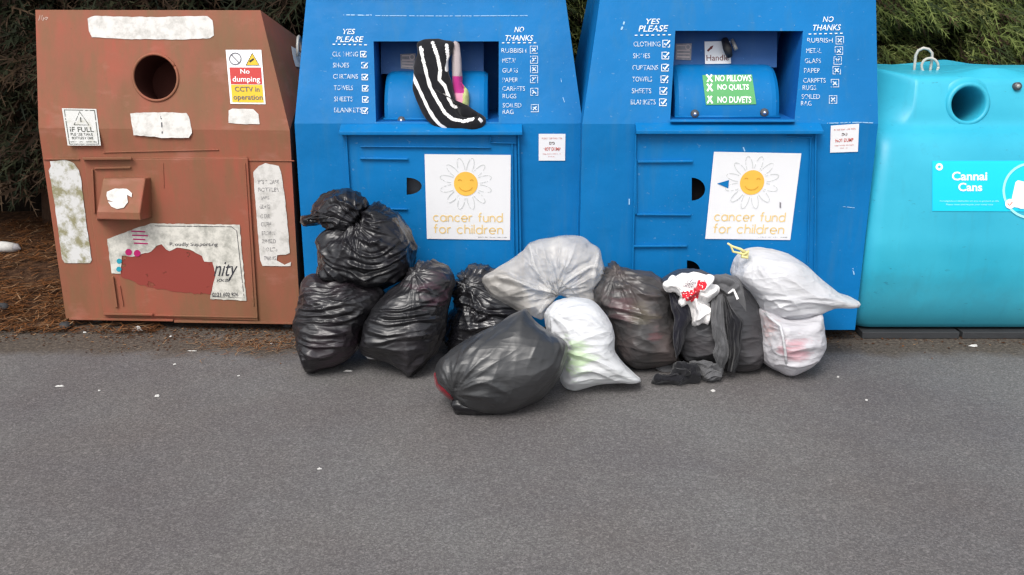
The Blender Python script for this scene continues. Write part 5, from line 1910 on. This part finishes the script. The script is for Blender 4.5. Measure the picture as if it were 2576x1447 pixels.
tg.quad(onbag(1065, 345, .235), onbag(1125, 295, .235), onbag(1140, 315, .235), onbag(1080, 352, .235))
tg.quad(onbag(1120, 300, .237), onbag(1140, 300, .237), onbag(1190, 405, .237), onbag(1165, 420, .237))
tg.build('care_tag', WHITE_CLOTH, t)
t = puff('cloth', Q(q9, [(243, 1262), (330, 1255), (420, 1240), (465, 1190), (495, 1128), (560, 1115), (640, 1128), (720, 1160), (745, 1230), (775, 1282), (720, 1322), (600, 1342), (480, 1338), (380, 1347), (290, 1362), (258, 1330)]), gv(500, 1345, 0).y + .01, R(40), .06, BLACK_CLOTH, None, .06, grain=R(15), amp=.014, freq=1.4, seed=28, lump=.014, nt=200, nf=70,
         creases=folds(q9, [[(260, 1275), (380, 1285), (500, 1270)], [(260, 1310), (400, 1320), (560, 1310)], [(500, 1140), (560, 1200), (600, 1290)], [(560, 1130), (650, 1200), (700, 1290)], [(470, 1200), (560, 1240), (640, 1250)], [(640, 1140), (720, 1220), (740, 1290)]], .018, .009))
tag(t, 'black cloth crumpled on the asphalt in front of the open bag', 'cloth')
t = sleeve('strap', [gv(560, 1010, .02), gv(535, 1100, .012), gv(470, 1180, .012), gv(380, 1195, .012), gv(285, 1185, .012)], [.010, .012, .02, .022, .012], GREY_CLOTH, None, .4, amp=.004, seed=38)
tag(t, 'thin grey cloth strip on the asphalt behind the crumpled black cloth', 'cloth')

# white bags on the right
t = thing('bin_bag', 'plump white drawstring bag lying on top of the right-hand pile', 'bin bag', (1.38, 4.05, .3), 'white bin bags in the pile')
puff('sack', Q(q8, [(1545, 210), (1620, 190), (1720, 196), (1850, 225), (1990, 305), (2120, 425), (2250, 525), (2330, 560), (2412, 603), (2350, 634), (2200, 642), (2100, 682), (1980, 722), (1830, 733), (1715, 712), (1640, 652), (1590, 560), (1500, 475), (1438, 400), (1450, 330), (1480, 262)]),
     3.98, R(8), .19, WHITE_BAG, t, .18, grain=R(-25), amp=.014, freq=1.0, knots=[(*q8(1540, 225), .018, .12, 2), (*q8(2400, 605), .018, .2, 2)], seed=15, lump=.012, soft=.3,
     creases=folds(q8, [[(1650, 630), (1800, 560), (2000, 560), (2200, 600), (2380, 610)], [(1700, 690), (1850, 650), (2050, 640), (2250, 620), (2390, 612)], [(1560, 240), (1500, 330), (1470, 420)], [(1570, 240), (1600, 330)], [(1560, 540), (1700, 520), (1850, 540)]], .008, .009))
c0 = Plane((0, 3.93, 0), (0, -1, 0))
mb = MB()
mb.tube([c0.at(*q8(*p)) for p in ((1545, 225), (1500, 195), (1440, 175), (1402, 150))], [.008, .006, .005, .004], 8)
mb.tube([c0.at(*q8(*p)) for p in ((1545, 240), (1490, 225), (1445, 215), (1425, 165), (1402, 150))], [.006, .005, .005, .004, .003], 8)
mb.tube([c0.at(*q8(*p)) for p in ((1520, 240), (1560, 215), (1555, 260), (1510, 250))], .009, 8)
mb.build('drawstring', YELLOW_CORD, t, True)

t = thing('bin_bag', 'white bag with pink showing through and a seam, under the plump white bag', 'bin bag', (1.38, 4.0, 0), 'white bin bags in the pile')
puff('sack', Q(q8, [(1632, 655), (1710, 668), (1830, 712), (1990, 705), (2100, 680), (2122, 780), (2137, 900), (2126, 985), (2065, 1082), (1965, 1150), (1862, 1177), (1760, 1122), (1682, 1062), (1655, 980), (1648, 850), (1638, 750)]),
     gd(943) + .01, R(16), .16, mk_white_film('white_bag_film_pinkish', (.67, .66, .69), (.64, .55, .57), 4.5, .5, .7, .4, ang=.1, spots=[(vplane(3.8).at(*q8(1920, 960)) - Vector((1.38, 4.0, 0)), .085, (.62, .22, .27), .6), (vplane(3.85).at(*q8(1690, 800)) - Vector((1.38, 4.0, 0)), .075, (.66, .36, .33), .55)]), t, .18, grain=R(4), amp=.016, freq=1.2, seed=16, lump=.014, soft=.3)
mb = MB()
sm = Plane((0, gd(943) + .01, 0), (0, -math.cos(R(16)), math.sin(R(16))))
mb.tube([sm.at(*q8(*p), o_) for p, o_ in (((1690, 690), .10), ((1740, 735), .150), ((1812, 790), .172), ((1832, 880), .180), ((1848, 980), .172), ((1858, 1080), .135), ((1862, 1172), .02))], [.004, .006, .0065, .006, .006, .006, .004], 8)
mb.build('seam', WHITE_BAG, t, True)

# ------------------------------------------------------------------ clothes caught in the first chute
S_ = [Q(q3, l_) for l_ in ([(1108, 615), (1165, 745), (1240, 905), (1290, 990), (1340, 1045), (1400, 1090)], [(1182, 400), (1215, 560), (1260, 730), (1330, 860), (1385, 950), (1450, 1000), (1540, 1022), (1620, 1000)],
                           [(1282, 360), (1325, 480), (1345, 590), (1338, 670), (1385, 720), (1420, 830), (1445, 885), (1475, 900)], [(1400, 380), (1412, 480), (1400, 590)], [(1675, 1005), (1690, 1015)])]
sh = puff('striped_shirt', Q(q3, [(1175, 352), (1150, 440), (1122, 560), (1106, 720), (1150, 880), (1205, 1000), (1290, 1072), (1400, 1092), (1550, 1092), (1640, 1082), (1692, 1035), (1705, 1000), (1680, 988), (1600, 995), (1530, 985), (1485, 925), (1465, 830), (1440, 715), (1420, 620), (1425, 500), (1450, 352)]),
          YB1 + .02, R(17), .042, [BLACK_CLOTH, WHITE_CLOTH], None, .03, grain=R(-65), amp=.014, freq=.8, seed=21, lump=.022, smooth_line=True, center=q3(1300, 760), nt=260, nf=110,
          matf=lambda u, v: 1 if min(pdist((u, v), l_) for l_ in S_) < 4.1 + 1.6 * noise.noise((u * .05, v * .05, 0)) else 0, base_pt=(0, YB1 - .02, .98))
tag(sh, 'black shirt with white stripes hanging out of the chute of the first blue bank', 'garment')
pk = puff('pink_garment', Q(q3, [(1455, 360), (1500, 355), (1515, 480), (1520, 620), (1535, 750), (1575, 760), (1580, 880), (1565, 975), (1520, 970), (1490, 920), (1470, 800), (1455, 640)]),
          YB1 + .03, R(17), .035, [BEIGE_CLOTH, MAGENTA_CLOTH, PINK_CLOTH, mk_cloth('yellow_green_print', (.45, .5, .2), .5, 60)], None, .02, grain=R(80), amp=.006, seed=22, lump=.01, nt=120, nf=60,
          matf=lambda u, v: (lambda x, y: 0 if y < 640 else (1 if y < 785 and x < 1545 else (3 if x > 1535 and y < 890 else 2)))((u - 704.4) / .29948, v / .29948), base_pt=(0, YB1 + .02, .98))
tag(pk, 'pink and magenta cloth beside the striped shirt in the chute', 'garment')

# ------------------------------------------------------------------ litter
pc = mk_paper('scrap_paper', (.52, .51, .49), (.34, .33, .31), .5, .7, 30, .5)


def scrap(u, v, w, h, label, group=None, cat='scrap', name='paper_scrap', seed=0, z=None):
    g = GROUND.at(u, v)
    s_ = (Vector(g) - EYE).dot(FWD) / FPX
    rd = random.Random(seed)
    a, b = w * s_ / 2, h * s_ * 1.6 / 2
    base = max(0, soil_h(g.x, g.y)) if z is None else z
    n_ = 12
    V = [(g.x, g.y, base + min(a, b) * .9)]
    F = []
    for r_, hh in ((.55, .65), (1, .08)):
        for k in range(n_):
            an = 2 * math.pi * k / n_
            q_ = r_ * rd.uniform(.65, 1.2)
            V.append((g.x + a * q_ * math.cos(an), g.y + b * q_ * math.sin(an), base + .002 + hh * min(a, b) * rd.uniform(.3, 1.2)))
    F += [(0, 1 + k, 1 + (k + 1) % n_) for k in range(n_)]
    F += [(1 + k, 1 + n_ + k, 1 + n_ + (k + 1) % n_, 1 + (k + 1) % n_) for k in range(n_)]
    F.append(tuple(1 + n_ + k for k in range(n_))[::-1])
    o = mesh_obj(name, V, F, pc, None, False, None, (g.x, g.y, base))
    return tag(o, label, cat, group)


scrap(347, 831, 30, 16, 'crumpled white paper scrap on the ground just in front of the red-brown bin', seed=1)
scrap(396, 998, 13, 8, 'small bright white scrap alone on the asphalt below the bottle bank', seed=2)
scrap(1794, 985, 13, 8, 'small white scrap on the asphalt below the black crumpled cloth', seed=3)
scrap(804, 1181, 12, 6, 'small pale chip in the middle of the empty asphalt', seed=4)
scrap(150, 973, 26, 5, 'thin pale sliver on the asphalt at far left', seed=5)
scrap(876, 935, 26, 5, 'thin pale stick on the asphalt below the bag with the pointed foot', name='stick', seed=6)
scrap(485, 884, 28, 3, 'thin white straw-like sliver on the asphalt in front of the bottle bank', name='straw', seed=7)
scrap(2450, 872, 26, 8, 'flat pale scrap on the grit under the turquoise can bank', seed=8)
GRP = 'tiny pale scraps scattered on the asphalt'
for k, (u, v) in enumerate(((430, 848), (683, 866), (213, 838), (600, 947), (440, 918), (2108, 950), (2180, 1008), (1140, 1020), (250, 984))):
    scrap(u, v, 8, 5, 'tiny pale scrap on the asphalt', GRP, seed=20 + k)
cg = GROUND.at(30, 668)
lz = max(0, soil_h(cg.x, cg.y))
mb = MB()
e0, e1_ = Vector((cg.x - .2, cg.y + .02, lz + .045)), Vector((cg.x + .045, cg.y - .02, lz + .04))
mb.tube([e0, e0 + (e1_ - e0) * .3, e0 + (e1_ - e0) * .75, e1_], [.03, .034, .034, .028], 14)
mb.tube([e1_, e1_ + Vector((.012, 0, 0)), e1_ + Vector((.04, -.005, -.008))], [.024, .026, .003], 10, 1)
o = mb.build('crushed_cup', [pc, CARD_GREY], None, True, origin=(cg.x, cg.y, lz))
tag(o, 'crushed white paper cup lying on the needles under the dark hedge', 'litter')
for k, (u, v, lb_) in enumerate(((250 * .4425 * .0 + 165, 827, 'small dark stone by the corner of the bottle bank'), (10, 795, 'small dark stone on the needles at the far left edge'))):
    g = GROUND.at(u, v)
    mb = MB()
    n_ = 8
    mb.lathe((g.x, g.y, max(0, soil_h(g.x, g.y))), (0, 0, 1), [(.001, .0), (.03, .004), (.034, .018), (.022, .032), (.001, .036)], 9)
    for v_ in mb.v:
        v_ += Vector((noise.noise(v_ * 30), noise.noise(v_ * 30 + Vector((5, 0, 0))), .3 * noise.noise(v_ * 30 + Vector((0, 5, 0))))) * .01
    tag(mb.build('stone', PLINTH, None, True, origin=(g.x, g.y, 0)), lb_, 'stone')

# ------------------------------------------------------------------ light
w = bpy.data.worlds.new('World')
scene.world = w
w.use_nodes = True
nt = w.node_tree
bg = nt.nodes['Background']
sky = nt.nodes.new('ShaderNodeTexSky')
sky.sky_type = 'NISHITA'
sky.sun_disc = False
SUN_EL, SUN_AZ = R(52), R(205)      # azimuth clockwise from +Y: behind and left of the viewer
sky.sun_elevation = SUN_EL
sky.sun_rotation = SUN_AZ
sky.air_density, sky.dust_density, sky.ozone_density = 1.0, 3.0, 1.0
hs = nt.nodes.new('ShaderNodeHueSaturation')      # overcast: the cloud layer greys the sky light
hs.inputs['Saturation'].default_value = .25
nt.links.new(sky.outputs[0], hs.inputs['Color'])
nt.links.new(hs.outputs[0], bg.inputs['Color'])
bg.inputs['Strength'].default_value = .13
sd = bpy.data.lights.new('sun', 'SUN')
sd.energy = 1.2
sd.angle = R(28)
sd.color = (1, .96, .91)
so = bpy.data.objects.new('sun', sd)
dirv = Vector((math.sin(SUN_AZ) * math.cos(SUN_EL), math.cos(SUN_AZ) * math.cos(SUN_EL), math.sin(SUN_EL)))
so.rotation_euler = (-dirv).to_track_quat('-Z', 'Y').to_euler()
so.location = (-2, -2, 8)
COL.objects.link(so)

scene.view_settings.view_transform = 'Standard'
scene.view_settings.look = 'None'
scene.view_settings.exposure = 0.75
scene.view_settings.gamma = 1
scene.cycles.use_denoising = True
scene.cycles.filter_width = 1.4
scene.cycles.max_bounces = 8
scene.cycles.transparent_max_bounces = 12
